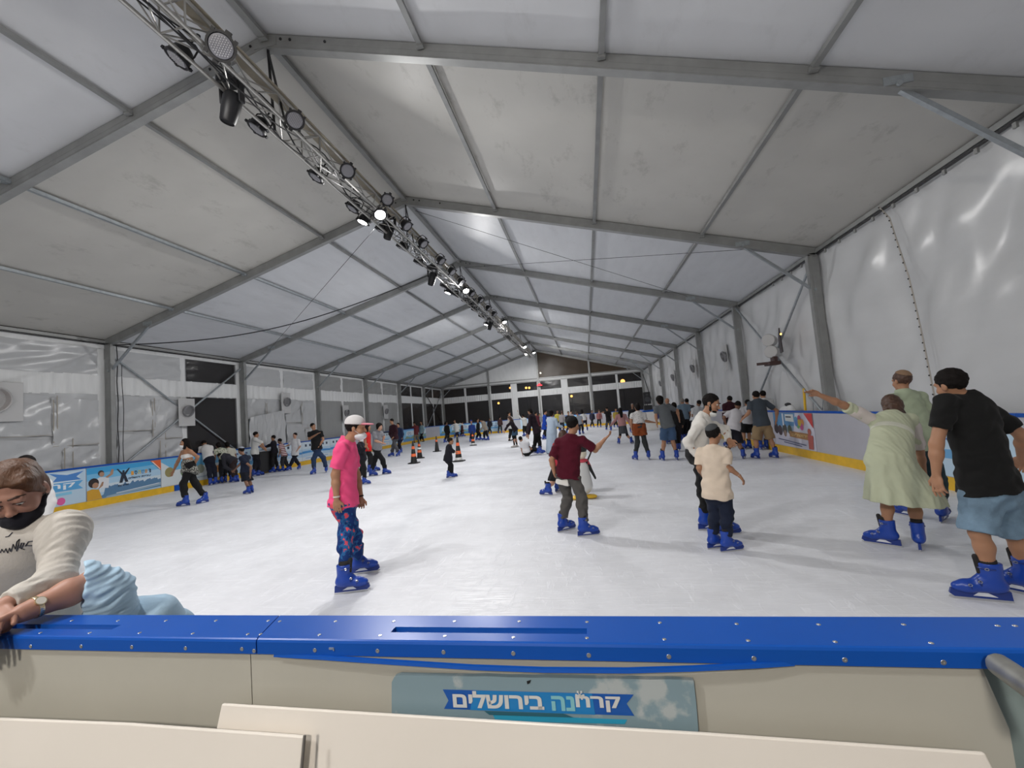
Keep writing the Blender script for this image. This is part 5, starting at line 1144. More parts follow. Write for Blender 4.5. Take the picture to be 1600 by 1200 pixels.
# ------------------------------------------------------------------ the skaters (image-plane joints, depth from the ice contact)
KH = pattern('pants_print', (.01, .035, .15), (.02, .10, .26), 'noise', 14, .50, (.60, .07, .10))
PL_ = pattern('plaid_grey', (.05, .05, .045), (.32, .32, .29), 'noise', 38, .5)
person('man in pink t-shirt, white cap with pink brim and patterned blue trousers', 84, 1.74, (556, 668), (541, 689), (537, 783), (541, 927, 84), (560, 897, 80), (541, 836), (554, 836),
       aL=(557, 742, .03, 564, 779, .0, 564, 795), aR=(524, 742, 0, 526, 781, -.02, 527, 804), top=('tee', (.86, .09, .24), 0, .72), bot=('pants', KH), skin=1, hp=-6, hem=.04,
       extra=(cap((.62, .60, .60), (.75, .25, .32)), mask((.7, .7, .72)), band_on('wristband', 'R', .88, .034, (.6, .55, .5)), band_on('watch', 'L', .9, .033, (.03, .02, .02))), fat=1.0)
person('boy in maroon t-shirt and grey jeans, arm raised to the right', 22, 1.50, (895, 664), (892, 681), (887, 741), (881, 830, 62), (914, 838, 86), (887, 778), (909, 778),
       aL=(862, 719, -.05, 866, 738, -.03, 868, 748), aR=(930, 703, .02, 945, 686, 0, 958, 675, 0), top=('tee', (.075, .006, .016), 0, .85), bot=('pants', (.085, .08, .075)), skin=1, hF=40, hem=.05, hair=('short', H_BLK),
       extra=(underhem((.68, .66, .62), .15, .03), band_on('bracelet', 'L', .6, .030, (.35, .04, .03)), kippah((.012, .012, .013))), fat=1.02)
person('bearded man in white shirt, mask under his chin, bending towards the boy', 118, 1.70, (1111, 630), (1099, 650), (1090, 705), (1105, 828, 95), (1128, 836, 95), (1099, 756), (1112, 760),
       aL=(1134, 672, .05, 1139, 688, -.05, 1148, 700, -.08), aR=(1074, 690, -.02, 1090, 712, -.05, 1100, 716, -.05), top=('shirt', (.70, .68, .64)), bot=('pants', (.012, .012, .015)), skin=1, hF=128, hp=-22, hem=-.02, hair=('short', H_BLK), face=True,
       extra=(mask((.72, .72, .70), -.118, .82), belt(), lambda c: beard(c)), nd=-.05, sw=.17)
person('boy in cream t-shirt and navy trousers, grey skullcap, arm held out right', 38, 1.33, (1115, 678), (1114, 698), (1120, 767), (1117, 857, 82), (1138, 862, 84), (1118, 803), (1136, 803),
       aL=(1093, 731, .0, 1098, 742, .05), aR=(1134, 728, 0, 1155, 743, 0, 1167, 757, 0), top=('tee', (.66, .55, .44), 0, .8), bot=('pants', (.012, .017, .035)), skin=1, hF=55, hp=-4, hem=.10,
       extra=(kippah((.07, .075, .08)), band_on('watch', 'R', .88, .027, (.6, .6, .6))), sw=.17, vox=.0062, fat=1.06)
person('woman in pale green dress bending forward, arm stretched out left over the board', 8, 1.62, (1393, 633), (1396, 649), (1390, 718), (1389, 853, -38), (1438, 858, 42), (1384, 780), (1428, 785),
       aL=(1318, 633, .0, 1280, 617, .0, 1258, 607, 0), aR=(1437, 706, .02, 1444, 740, 0, 1448, 757), top=('dress', (.47, .50, .36), 0, .9, .43, .06, .34, .10), bot=(None, None), skin=1, hp=-40, nd=.28, hdd=.38, hair=('long', H_BRN, .14),
       extra=(lambda c: white_sleeves(c), lambda c: dress_band(c)), hem=.02)
person('man in pale green t-shirt and dark teal trousers, standing beyond the woman in green dress', -4, 1.72, (1409, 595), (1412, 612), (1440, 690), (1424, 808, -10), (1474, 815, 55), (1432, 745), (1466, 752),
       top=('tee', (.36, .42, .30), 0, .8), bot=('pants', (.035, .06, .07)), skin=1, extra=(kippah((.25, .16, .1)),), aR=(1466, 668, 0, 1470, 700, 0), hair=('short', H_BRN))
person('man in black t-shirt and faded denim shorts seen from behind, at the right edge', -8, 1.72, (1486, 600), (1509, 620), (1546, 762), (1551, 940, -62), (1606, 930, -30), (1529, 832), (1586, 836),
       aL=(1463, 694, .0, 1463, 742, 0, 1467, 778, -.02), aR=(1597, 680, 0, 1596, 716, .12, 1592, 735, .2), roll=-.28, top=('tee', (.008, .008, .009), 0, .62), bot=('shorts', mat('denim', (.16, .25, .34), .85, noise=.35, nscale=7, bump=.2, bscale=60), .98), skin=1, hp=-12, hem=.02,
       extra=(), sw=.20, fat=1.11)
person('woman in white bandeau and mask, black trousers, plaid shirt tied round her waist', 205, 1.64, (289, 692), (291, 701), (295, 728), (290, 791, 262), (320, 786, 200), (286, 757), (305, 755),
       aR=(278, 721, 0, 271, 736, 0), aL=(309, 714, 0, 305, 724, .1), top=('bandeau', (.75, .74, .72)), bot=('pants', (.012, .012, .012)), skin=1, hF=225, hp=0, hair=('long', H_BLK, .3), extra=(mask((.75, .75, .75)), waist_wrap(PL_)), face=True, sw=.17)
person('small boy in navy sports shirt and shorts with striped skullcap, bending left', -78, 1.30, (377, 704), (382, 712), (384, 737), (388, 772, -80), (393, 770, -70), (384, 752), (390, 752),
       aL=(392, 729, 0, 391, 742, 0), aR=(376, 724, 0, 367, 734, 0), top=('tee', (.012, .016, .035)), bot=('shorts', (.010, .012, .02)), skin=2, hp=-20, hem=.03, extra=(kippah((.30, .32, .38)), printed((.6, .6, .6))))
person('adult in white shirt and dark trousers bending over the left boards, back turned', -5, 1.62, (319, 693), (321, 697), (326, 716), (329, 755), (337, 752), top=('tee', (.68, .67, .66)), bot=('pants', (.012, .014, .025)), skin=1, nd=.25, hdd=.45, hp=-40, maxX=-12.9, hem=.03)
person('person in pale floral blouse leaning beside the boards behind the girl in white bandeau', -60, 1.5, (341, 696), (343, 701), (350, 714), (346, 752), (352, 750), top=('tee', pattern('floral', (.5, .5, .42), (.18, .22, .14), 'noise', 18, .55)), bot=('pants', (.02, .02, .025)), skin=2, hair=('bun', H_BLK), hp=-20, maxX=-12.9)
person('person in cream top with black hair beside the floral blouse at the left boards', -40, 1.5, (355, 695), (357, 701), (360, 716), (361, 749), (367, 747), top=('tee', (.5, .49, .42)), bot=('pants', (.02, .02, .03)), skin=2, hair=('bob', H_BLK), hp=-25, maxX=-12.8)
person('bent skater in dark grey jacket with blue skates behind the small navy boy', -95, 1.5, (344, 712), (350, 711), (364, 720), (366, 749, -85), (370, 747, -80), top=('jacket', (.035, .035, .045)), bot=('pants', (.03, .02, .02)), skin=2, hp=-45, aL=(352, 730, 0, 362, 736, 0), aR=(345, 728, 0, 352, 738, 0), maxX=-12.4)
person('man in white shirt and black trousers reaching to the right across the left boards', 55, 1.72, (400, 679), (398, 684), (398, 707), (397, 741, 85), (404, 740, 85), aR=(408, 691, 0, 413, 699, 0), aL=(404, 694, 0, 412, 701, 0), top=('long', (.66, .66, .64), 0, 1.3), bot=('pants', (.012, .012, .018)), skin=1, maxX=-12.9)
person('boy in black sweater and dark trousers at the left boards, facing left', -100, 1.5, (427, 684), (427, 689), (429, 706), (427, 735, -90), (434, 734, -90), aL=(423, 696, 0, 414, 699, 0), aR=(420, 696, 0, 412, 699, 0), top=('long', (.012, .013, .018)), bot=('pants', (.012, .012, .015)), skin=1, maxX=-12.9)
person('small boy in maroon and white striped shirt beside the boy in black', -95, 1.40, (437, 689), (439, 694), (444, 711), (442, 734, -90), (450, 735, -80), top=('tee', pattern('maroon_stripe', (.16, .015, .03), (.6, .56, .55), 'stripes', 14., .5)), bot=('pants', (.03, .03, .035)), skin=2, hp=-15, maxX=-12.6)
person('boy in white button shirt and dark trousers facing the camera at the left boards', 190, 1.5, (461, 680), (461, 686), (461, 709), (453, 735, 200), (468, 733, 180), aL=(469, 697, 0, 465, 703, -.1), aR=(452, 695, 0, 447, 697, 0), top=('tee', (.66, .67, .70), 0, .95), bot=('pants', (.012, .015, .025)), skin=0, hF=200, face=True)
person('man in black t-shirt and blue jeans, one hand raised to his chest', 172, 1.82, (489, 666), (492, 673), (495, 699), (491, 741, 190), (510, 738, 160), (490, 717), (505, 715), aR=(483, 686, 0, 496, 678, -.2), aL=(505, 687, 0, 499, 697, -.1), top=('tee', (.014, .014, .014)), bot=('pants', (.025, .045, .10)), skin=1, hF=110, face=True, sw=.2)
person('boy in grey t-shirt and black trousers with thick dark hair, gliding right', 112, 1.62, (593, 667), (590, 673), (589, 700), (581, 744, 100), (602, 741, 98), (585, 720), (598, 719), aR=(587, 689, 0, 597, 692, -.05), aL=(600, 683, 0, 598, 690, 0), top=('tee', (.20, .20, .22), 0, .8), bot=('pants', (.012, .012, .012)), skin=0, hF=110, face=True, hair=('curly', H_BLK), hp=-10)
person('woman with long black hair in red waistcoat behind the man in pink', 90, 1.6, (575, 668), (574, 676), (574, 702), (578, 738, 90), (586, 736, 100), top=('long', (.55, .02, .02), 0, .6), bot=('pants', (.012, .012, .012)), skin=1, hair=('long', H_BLK, .25))
person('small child in black with pale mask, half hidden behind the man in pink', 95, 1.35, (563, 684), (563, 692), (566, 716), (560, 756, 90), (570, 757, 90), aR=(566, 705, 0, 571, 698, -.05), top=('long', (.014, .014, .016)), bot=('pants', (.012, .012, .012)), skin=1, extra=(mask((.6, .6, .6)),))
person('tall bearded man in dark maroon sweater and grey trousers by the open gate', 215, 1.86, (612, 658), (614, 664), (617, 684), (613, 713, 240), (623, 713, 200), aR=(609, 678, 0, 612, 684, -.1), aL=(620, 676, 0, 615, 683, -.1), top=('long', (.035, .012, .018)), bot=('pants', (.09, .09, .10)), skin=1, hF=235, hp=-15)
person('person in dark blue clothes standing right behind the tall bearded man', 200, 1.65, (622, 664), (623, 669), (625, 686), (622, 707), (627, 708), top=('jacket', (.02, .03, .07)), bot=('pants', (.01, .01, .02)), skin=1)
person('person in brick-red top and beige trousers at the far left boards', -40, 1.72, (647, 661), (649, 665), (650, 678), (648, 692), (654, 691), aL=(642, 672, 0, 641, 678, 0), top=('long', (.14, .03, .035)), bot=('pants', (.22, .17, .12)), skin=1, skates=False, shoe=(.02, .02, .02))
person('person in pale blue top beside the brick-red top, far left boards', -140, 1.72, (658, 660), (659, 665), (659, 676), (657, 690), (662, 690), top=('long', (.30, .42, .46)), bot=('pants', (.01, .01, .01)), skin=1, skates=False, shoe=(.02, .02, .02))
person('woman all in black with a long ponytail just left of the man with open arms', 40, 1.62, (697, 661), (698, 665), (699, 677), (695, 692), (700, 690), top=('jacket', (.01, .01, .01)), bot=('pants', (.01, .01, .01)), skin=1, hair=('pony', H_BLK))
person('man in white shirt and dark trousers with both arms spread wide, far left', 175, 1.78, (710, 658), (712, 662), (714, 674), (711, 685), (717, 684), aL=(719, 662, 0, 725, 664, 0), aR=(706, 665, 0, 702, 670, 0), top=('shirt', (.62, .62, .60)), bot=('pants', (.015, .015, .03)), skin=1, hF=150)
person('person in maroon beyond the man with open arms', 90, 1.6, (722, 661), (722, 665), (722, 674), (720, 682, 90), (724, 682, 90), top=('jacket', (.05, .015, .015)), bot=('pants', (.02, .02, .02)), skin=1)
person('child in blue hooded jacket behind the far black and orange cone', 10, 1.5, (736, 659), (737, 664), (738, 676), (735, 691), (740, 690), top=('jacket', (.02, .045, .20)), bot=('pants', (.01, .01, .02)), skin=1, hair=('bald', H_BLK), extra=(cap((.02, .05, .30), (.02, .05, .3)),))
person('person in black clothes facing the one in beige jacket, far left', 80, 1.7, (746, 656), (747, 661), (747, 674), (745, 688, 80), (751, 688, 80), top=('jacket', (.012, .012, .014)), bot=('pants', (.01, .01, .01)), skin=1)
person('person in beige jacket and black trousers bending forward, far left', -70, 1.65, (752, 657), (755, 659), (759, 671), (757, 688, -60), (763, 688, -60), aL=(755, 667, 0, 751, 671, 0), top=('jacket', (.26, .22, .18)), bot=('pants', (.01, .01, .01)), skin=1, hp=-30)
person('small child in black jacket running past the tall cone', 70, 1.12, (704, 689), (702, 696), (700, 717), (702, 747, 85), (706, 746, 85), (704, 727), (705, 728), aR=(706, 704, 0, 711, 706, 0), aL=(705, 705, 0, 710, 706, 0), top=('jacket', (.012, .013, .016)), bot=('pants', (.01, .01, .012)), skin=1, hF=80, hem=.10, fat=1.1)
# the fallen boy and the helpers around him
def seated(c): pass
person('boy in white shirt sitting fallen on the ice, one hand propped on the ground', 20, 1.40, (813.5, 686), (818, 689), (823, 707), (842, 709.5, 95), (845, 708, 95), (833, 700, .1), (834, 703, .35), aL=(815, 701, 0, 816.5, 709.5, 0), aR=(826, 697, .2, 830, 700, .3), top=('tee', (.66, .66, .68), 0, .9), bot=('pants', (.012, .012, .014)), skin=1, hair=('short', H_BLK), hem=.0, D=16.6*.985)
person('person in dark maroon jacket and black trousers bending down to help the fallen boy', -62, 1.72, (828, 643), (830, 648), (839, 674), (835, 708, -60), (844, 708, -70), (836, 691), (843, 691), aL=(828, 664, 0, 826, 680, 0), aR=(826, 664, 0, 824, 678, 0), top=('jacket', (.02, .012, .018)), bot=('leggings', (.008, .008, .01)), skin=1, hp=-25, hair=('bob', H_BLK))
person('woman in long pale blue dress with black hair gathered up', 35, 1.68, (862, 646), (862, 653), (862, 675), (857, 709), (864, 709), aR=(871, 664, 0, 880, 668, 0), aL=(858, 664, 0, 862, 670, 0), top=('dress', (.42, .51, .62), 0, 1.9, .03, 0, .22), bot=(None, None), skin=1, hair=('bun', H_BLK))
person('person in bright blue coat and dark trousers left of the pale blue dress', 95, 1.72, (852, 644), (851, 649), (851, 666), (850, 687, 90), (853, 686, 90), top=('jacket', (.01, .05, .32)), bot=('pants', (.01, .01, .01)), skin=1, hem=.2)
person('girl with brown hair in denim skirt and white shoes reaching down to the left', -80, 1.58, (796, 653), (798, 658), (805, 671), (804, 699, -80), (808, 698, -80), aL=(793, 665, 0, 789, 674, 0), aR=(794, 665, .1, 788, 673, 0), top=('long', (.02, .012, .018)), bot=('skirt', (.045, .09, .15), .75, .19, (.01, .01, .01)), skin=0, hair=('long', H_BRN, .2), hp=-35, skates=False, shoe=(.6, .58, .55))
person('man in black waistcoat and white sleeves behind the girl in denim skirt', 60, 1.76, (795, 646), (797, 651), (798, 668), (796, 689, 60), (802, 688, 60), top=('long', (.45, .45, .44)), bot=('pants', (.01, .01, .012)), skin=1, skates=False, shoe=(.01, .01, .01))
person('woman in white blouse with one arm raised beyond the fallen boy', -30, 1.62, (817, 649), (818, 653), (820, 664), (819, 682), (823, 681), aL=(811, 650, 0, 809, 643, 0), top=('shirt', (.58, .58, .56)), bot=('pants', (.01, .01, .01)), skin=1, hair=('bob', H_BLK))
person('person in maroon jacket beyond the bending helper', 60, 1.66, (837, 646), (838, 650), (841, 665), (838, 687), (842, 686), top=('jacket', (.07, .012, .02)), bot=('pants', (.01, .01, .01)), skin=1)
person('girl with brown hair in red top and black skirt pushing the penguin aid', 45, 1.45, (880, 680), (878, 690), (874, 724), (857, 774, -60), (872, 768, 40), (864, 752), (873, 748), aR=(892, 712, .2, 903, 716, .3), aL=(880, 712, .2, 893, 716, .3), top=('tee', (.38, .03, .045)), bot=('skirt', (.012, .012, .014), 1.0, .2), skin=0, hair=('long', H_BRN, .28), hp=-10)
# right of centre
person('woman in pale pink sweater and grey skirt with long black hair', 3, 1.56, (969, 641), (970, 647), (972, 663), (967.5, 694, -5), (987, 693, 40), (969, 680), (980, 680), aL=(961, 657, 0, 954, 665, 0), aR=(981, 656, 0, 987, 667, 0), top=('long', (.42, .22, .22)), bot=('skirt', (.07, .075, .085), .85, .18, (.01, .01, .012)), skin=1, hair=('long', H_BLK, .28))
person('man in black t-shirt and grey trousers with one arm out, far right of centre', -5, 1.72, (948, 638), (949, 643), (951, 657), (948, 672), (955, 673), aL=(943, 644, 0, 939, 645, 0), top=('tee', (.012, .012, .014)), bot=('pants', (.06, .06, .065)), skin=1)
person('woman in white blouse and dark skirt walking away, far centre', 0, 1.62, (909, 642), (911, 647), (913, 655), (911, 674), (918, 673), top=('tee', (.58, .58, .57)), bot=('skirt', (.015, .015, .03), .8, .2, (.01, .01, .01)), skin=1, hair=('long', H_BLK, .15))
person('person in grey top beside the woman in white blouse, far centre', 30, 1.6, (901, 646), (904, 650), (907, 661), (906, 679), (911, 678), top=('tee', (.22, .24, .27)), bot=('pants', (.02, .02, .03)), skin=1, hair=('short', H_BRN))
person('woman in white spotted blouse, rust orange shorts and grey tights', 2, 1.62, (996, 636), (997, 644), (998, 664), (994, 719, -15), (1014, 718, 12), (996, 690), (1007, 690), aL=(986, 656, 0, 986.5, 667, 0), aR=(1009, 658, 0, 1022, 660, 0), top=('tee', pattern('spots', (.62, .61, .60), (.03, .03, .06), 'dots', 26, .12), 0, .8), bot=('leggings', (.035, .038, .04)), skin=1, hair=('bun', H_BLK), hem=-.06,
       extra=(lambda c: rust_shorts(c),))
MATS['spots'].node_tree.nodes['Color Ramp'].color_ramp.elements[0].color = (.03, .03, .06, 1); MATS['spots'].node_tree.nodes['Color Ramp'].color_ramp.elements[1].color = (.62, .61, .60, 1); MATS['spots'].node_tree.nodes['Color Ramp'].color_ramp.elements[1].position = .22
person('man with thick black hair in grey t-shirt and denim shorts, back turned', 2, 1.74, (1031, 626), (1035, 633), (1043, 664), (1036, 720, -5), (1058, 719, 12), (1037.5, 689), (1051, 689), aL=(1025, 650, 0, 1026, 660, 0), aR=(1058, 641, .05, 1061, 653, .15), top=('tee', (.11, .12, .13), 0, .7), bot=('shorts', (.05, .09, .17), .95), skin=1, hair=('curly', H_BLK), sw=.2)
person('bald man just beyond the man in grey t-shirt', 0, 1.7, (1042.5, 626.5), (1044, 632), (1046, 650), (1042, 694), (1048, 693.5), top=('tee', (.1, .1, .11)), bot=('pants', (.02, .02, .03)), skin=1, hair=('bald', H_BLK))
person('woman all in black just right of the grey t-shirt man in denim shorts', 5, 1.6, (1053, 634), (1054, 640), (1057, 662), (1057, 706), (1062, 705, 20), top=('long', (.012, .012, .014)), bot=('leggings', (.012, .01, .012)), skin=1, hair=('bob', H_BLK))
person('man in blue grey shirt and black trousers near the right curtain', 10, 1.72, (1066, 627), (1068, 632), (1069, 652), (1065, 690), (1070, 689), aL=(1060, 645, 0, 1058, 652, 0), top=('tee', (.14, .20, .26), 0, .8), bot=('pants', (.01, .01, .012)), skin=1, hair=('short', H_GRY))
person('dark haired person in patterned top beside the blue grey shirt man', 10, 1.7, (1073, 627), (1075, 633), (1076, 653), (1074, 688), (1079, 687), top=('tee', pattern('dark_pattern', (.03, .03, .04), (.25, .24, .25), 'noise', 14, .6)), bot=('pants', (.01, .01, .012)), skin=1)
person('person in white t-shirt partly hidden behind the bearded man', -10, 1.65, (1092, 630), (1090, 636), (1086, 656), (1084, 694), (1090, 693), top=('tee', (.52, .53, .55)), bot=('pants', (.02, .02, .03)), skin=2)
person('person in dark maroon striped top at the right boards above the bearded man', 0, 1.66, (1140, 624), (1140, 629), (1140, 652), (1136, 698), (1143, 697), top=('long', pattern('maroon_white', (.04, .012, .018), (.45, .42, .42), 'stripes', 2.6, .86)), bot=('pants', (.01, .01, .012)), skin=2)
person('boy in white t-shirt and black shorts bending away right of the bearded man', 14, 1.55, (1153, 633), (1150, 641), (1146, 670), (1138, 715, -5), (1162, 717, 40), (1141, 694), (1155, 694), aL=(1131, 652, 0, 1134, 663, .1), aR=(1163, 648, 0, 1161, 653, .2), top=('tee', (.56, .55, .58), 0, .8), bot=('shorts', (.012, .014, .018), .95), skin=2, hp=-30, nd=.15, hdd=.25)
person('man in slate blue t-shirt and khaki shorts, arm bent to the board', 2, 1.70, (1181, 618), (1183, 625), (1190, 661), (1183, 717, -8), (1212, 716, -8), (1181, 688), (1204, 687), aL=(1170, 645, 0, 1162, 653, .05), aR=(1214, 642, 0, 1213, 655, .0), top=('tee', (.055, .068, .085), 0, .7), bot=('shorts', (.26, .185, .105), .95), skin=1, sw=.2, fat=1.08)
person('dark haired person in white shirt beyond the man in khaki shorts', 8, 1.68, (1192, 616.5), (1194, 623), (1197, 647), (1189, 703), (1198, 702), top=('tee', (.55, .55, .55)), bot=('shorts', (.2, .12, .08), .95), skin=1)
person('boy in white shirt and black shorts left of the khaki shorts man', 8, 1.55, (1168, 630), (1168, 636), (1168, 659), (1163, 702), (1171, 701, -20), top=('tee', (.5, .5, .52)), bot=('shorts', (.012, .012, .014), .95), skin=1)
# far crowd near the gable
for i, (x, y, yf, c1, c2, l) in enumerate([(878, 644, 676, (.3, .28, .28), (.02, .02, .02), 'person in pale grey top'), (888, 645, 677, (.02, .02, .025), (.02, .02, .03), 'person in black top'), (871, 643, 673, (.35, .3, .05), (.02, .02, .02), 'child in yellow top'), (892, 643, 672, (.25, .22, .22), (.02, .02, .03), 'person in grey brown top'),
        (962, 640, 668, (.35, .26, .05), (.02, .02, .02), 'person in yellow patterned scarf'), (988, 634, 676, (.012, .012, .012), (.012, .012, .012), 'tall person all in black with pale cap'), (1024, 642, 668, (.02, .05, .25), (.02, .02, .02), 'person in blue top'), (668, 659, 684, (.05, .06, .1), (.02, .02, .02), 'person in dark blue'),
        (676, 658, 682, (.03, .03, .04), (.02, .02, .02), 'person in dark clothes'), (688, 657, 681, (.08, .08, .1), (.02, .02, .02), 'person in charcoal top'), (728, 657, 678, (.3, .3, .34), (.02, .02, .02), 'child in pale grey top'), (765, 655, 678, (.02, .02, .03), (.02, .02, .02), 'person in black coat'), (781, 652, 677, (.06, .03, .03), (.02, .02, .02), 'person in brown coat'),
        (843, 648, 672, (.2, .2, .22), (.02, .02, .02), 'person in grey top'), (925, 643, 668, (.03, .03, .05), (.02, .02, .02), 'person in navy top'), (936, 642, 668, (.25, .1, .1), (.02, .02, .02), 'person in dusty red top')]):
    where = ['behind the pale blue dress, at the far end boards', 'right of the pale blue dress, far end boards', 'just right of the pale blue dress sleeve', 'between the pale blue dress and the maroon boy, far end', 'beyond the pale pink sweater', 'left behind the spotted blouse', 'near the white box in the far right corner', 'at the far left boards right of the cone pair', 'at the far left boards, second right of the pale blue top', 'left of the woman all in black, far left', 'right of the man with open arms', 'right of the beige jacket, at the far boards', 'left of the girl in denim skirt, at the far boards', 'behind the bright blue coat, at the far boards', 'left of the black t-shirt man with arm out, far end', 'directly left of the black t-shirt man with arm out'][i]
    P_ = onZ(x, yf); hm_ = min(1.75, max(1.1, float(onD(x, y, P_@FH)[2])+.1))
    person(l+' '+where, 180 if i % 3 else 20, hm_, (x, y), (x, y+(yf-y)*.14), (x, y+(yf-y)*.46), (x-2, yf), (x+3, yf), top=('long', c1), bot=('pants', c2), skin=i % 3, hair=('bald', H_BLK) if i == 5 else ('bob' if i % 4 == 0 else 'short', H_BLK if i % 5 else H_BRN), extra=(kippah((.3, .3, .3)),) if i == 5 else ())
# ------------------------------------------------------------------ the two at the near board
def fz(x, y, D): return onD(x, y, D)
D1 = 1.52
gb_ = onD(30, 760, D1); root = empty('person', (gb_[0], gb_[1], 0), 'girl with light brown hair in cream puff-sleeve sweater and black mask, at the near board', 'person'); bs = np.array(root.location)
Hd = fz(25, 767, D1-.02); 
hf = unit(FH*-.84+RH*.54); hp_ = -32; hff = unit(hf*math.cos(math.radians(hp_))+ZU*math.sin(math.radians(hp_))); hu = unit(ZU*math.cos(math.radians(hp_))-hf*math.sin(math.radians(hp_)))
hr = unit(np.cross(hff, hu)); hu = unit(hu+hr*.16); hr = unit(np.cross(hff, hu)); RH3 = np.array([hr, hff, hu]); hs = .86
G = lambda x, y, z: Hd+(hr*x+hff*y+hu*z)*hs
N = fz(20, 822, D1+.03); SLf = fz(101, 829, D1+.02); SRt = fz(-85, 850, D1+.02); Pv = fz(78, 1120, D1+.20)
ELf = fz(88, 905, D1-.10); WLf = fz(4, 947, D1-.24); TLf = fz(-20, 985, D1-.30); ERt = fz(-110, 930, D1-.1); WRt = fz(-60, 985, D1-.25)
b = SDF(.02)
b.ell(G(0, -.010, .022), np.array([.074, .092, .088])*hs, RH3); b.ell(G(0, .026, -.042), np.array([.060, .062, .068])*hs, RH3, k=.03); b.ell(G(0, .062, -.092), np.array([.024, .022, .018])*hs, RH3, k=.03)
b.cone(G(0, .086, .0), G(0, .102, -.030), .0075*hs, .012*hs, k=.010); b.ell(G(0, .108, -.034), np.array([.012, .010, .009])*hs, RH3, k=.006)
for sg in (-1, 1):
    b.ell(G(sg*.011, .099, -.038), np.array([.008, .008, .006])*hs, RH3, k=.004); b.ell(G(sg*.008, .108, -.046), np.array([.004, .006, .005])*hs, RH3, op='s', k=.003)
    b.ell(G(sg*.079, -.006, -.014), np.array([.011, .019, .031])*hs, RH3, k=.005); b.ell(G(sg*.085, .004, -.012), np.array([.006, .009, .016])*hs, RH3, op='s', k=.004)
    b.ell(G(sg*.038, .058, -.035), np.array([.027, .026, .026])*hs, RH3, k=.02); b.ell(G(sg*.031, .098, .004), np.array([.019, .014, .012])*hs, RH3, op='s', k=.010)
    b.ell(G(sg*.031, .079, .006), np.array([.0155, .0150, .0125])*hs, RH3, k=.003)
b.cone(G(-.036, .080, .021), G(.036, .080, .021), .010*hs, k=.02)
b.cone(N, Hd-hu*.06*hs-hff*.01, .045, .042); b.cone(SLf, SRt, .05); b.cone(N-ZU*.1, Pv, .12, .12, q=1.5, fv=hf)
b.cone(SLf, ELf, .042, .034); b.cone(ELf, WLf, .034, .022)
def real_hand(b, Wr, T, t0, pn, s=1., curl=.5, L=.165):
    d = unit(T-Wr); t0 = unit(t0-d*(t0@d)); pn = unit(pn-d*(pn@d)); pl = L*.5
    b.ell(Wr+d*pl*.55, np.array([.038*s, pl*.62, .0155*s]), np.array([t0, d, np.cross(t0, d)]), k=.012)
    for o_, l_, cu in ((.029, .92, curl*.8), (.0095, 1.0, curl*.9), (-.010, .93, curl), (-.028, .75, curl*1.1)):
        r = .0085*s; p = Wr+d*pl*.95+t0*o_*s; f_ = (L-pl)*l_; d1 = unit(d+pn*cu*.6+t0*o_*4); d2 = unit(d+pn*cu*1.7+t0*o_*2); d3 = unit(d+pn*cu*2.8)
        m = p+d1*f_*.42; e = m+d2*f_*.32; g = e+d3*f_*.26; b.cone(p-d*.01, m, r*1.08, r, k=.005); b.cone(m, e, r, r*.92, k=.004); b.cone(e, g, r*.92, r*.8, k=.004)
    p = Wr+d*pl*.25+t0*.026*s; m = p+unit(d*.8+t0*.8+pn*.2)*.038*s; b.cone(p, m, .012*s, .0105*s, k=.01); b.cone(m, m+unit(d+t0*.2+pn*.35)*.032*s, .0105*s, .0085*s, k=.006)
real_hand(b, WLf, TLf, RH, -ZU, .85); b.cone(SRt, ERt, .042, .034); b.cone(ERt, WRt, .034, .022); real_hand(b, WRt, WRt+unit(WRt-ERt)*.15, RH, -ZU, .85)
for sg in (-1, 1):
    Hp = Pv+RH*.09*sg; K = np.array([Hp[0], Hp[1], .46])-FH*.05; An = np.array([Hp[0], Hp[1]+.05, .15]); b.cone(Hp, K, .075, .052); b.cone(K, An, .05, .035)
    o = copy_tree(skate0); o.parent = root; o.location = Vector([float(c) for c in (np.array([An[0], An[1], 0])-bs)]); orient(o, [np.cross(-FH, ZU), -FH, ZU], .9)
sdf_obj('body', b, .0045, mat('skin_fair', (.40, .205, .145), .5, noise=.06, nscale=14), root, bs)
MFR = H_LBR
h = SDF(.012)
h.ell(G(0, -.016, .030), np.array([.085, .102, .094])*hs, RH3, clips=[(G(0, .060, .055), unit(hff*.85-hu*.6)), (G(0, -.01, -.05), unit(-hu+hff*.75))]); h.ell(G(0, -.045, -.02), np.array([.082, .068, .09])*hs, RH3, clips=[(G(0, .002, 0), hff)])
for sg in (-1, 1): h.ell(G(sg*.05, .03, .055), np.array([.036, .060, .040])*hs, RH3, clips=[(G(0, .066, .05), unit(hff*.9-hu*.35))]); h.cone(G(sg*.062, .045, .03), G(sg*.078, .012, -.015), .014*hs, .010*hs, k=.012)
h.ell(G(-.0, -.115, .02), np.array([.045, .05, .05])*hs, RH3)
sdf_obj('hair', h, .0045, MFR, root, bs, fold=(.0009, 75, 2.))
mh = MFR.node_tree
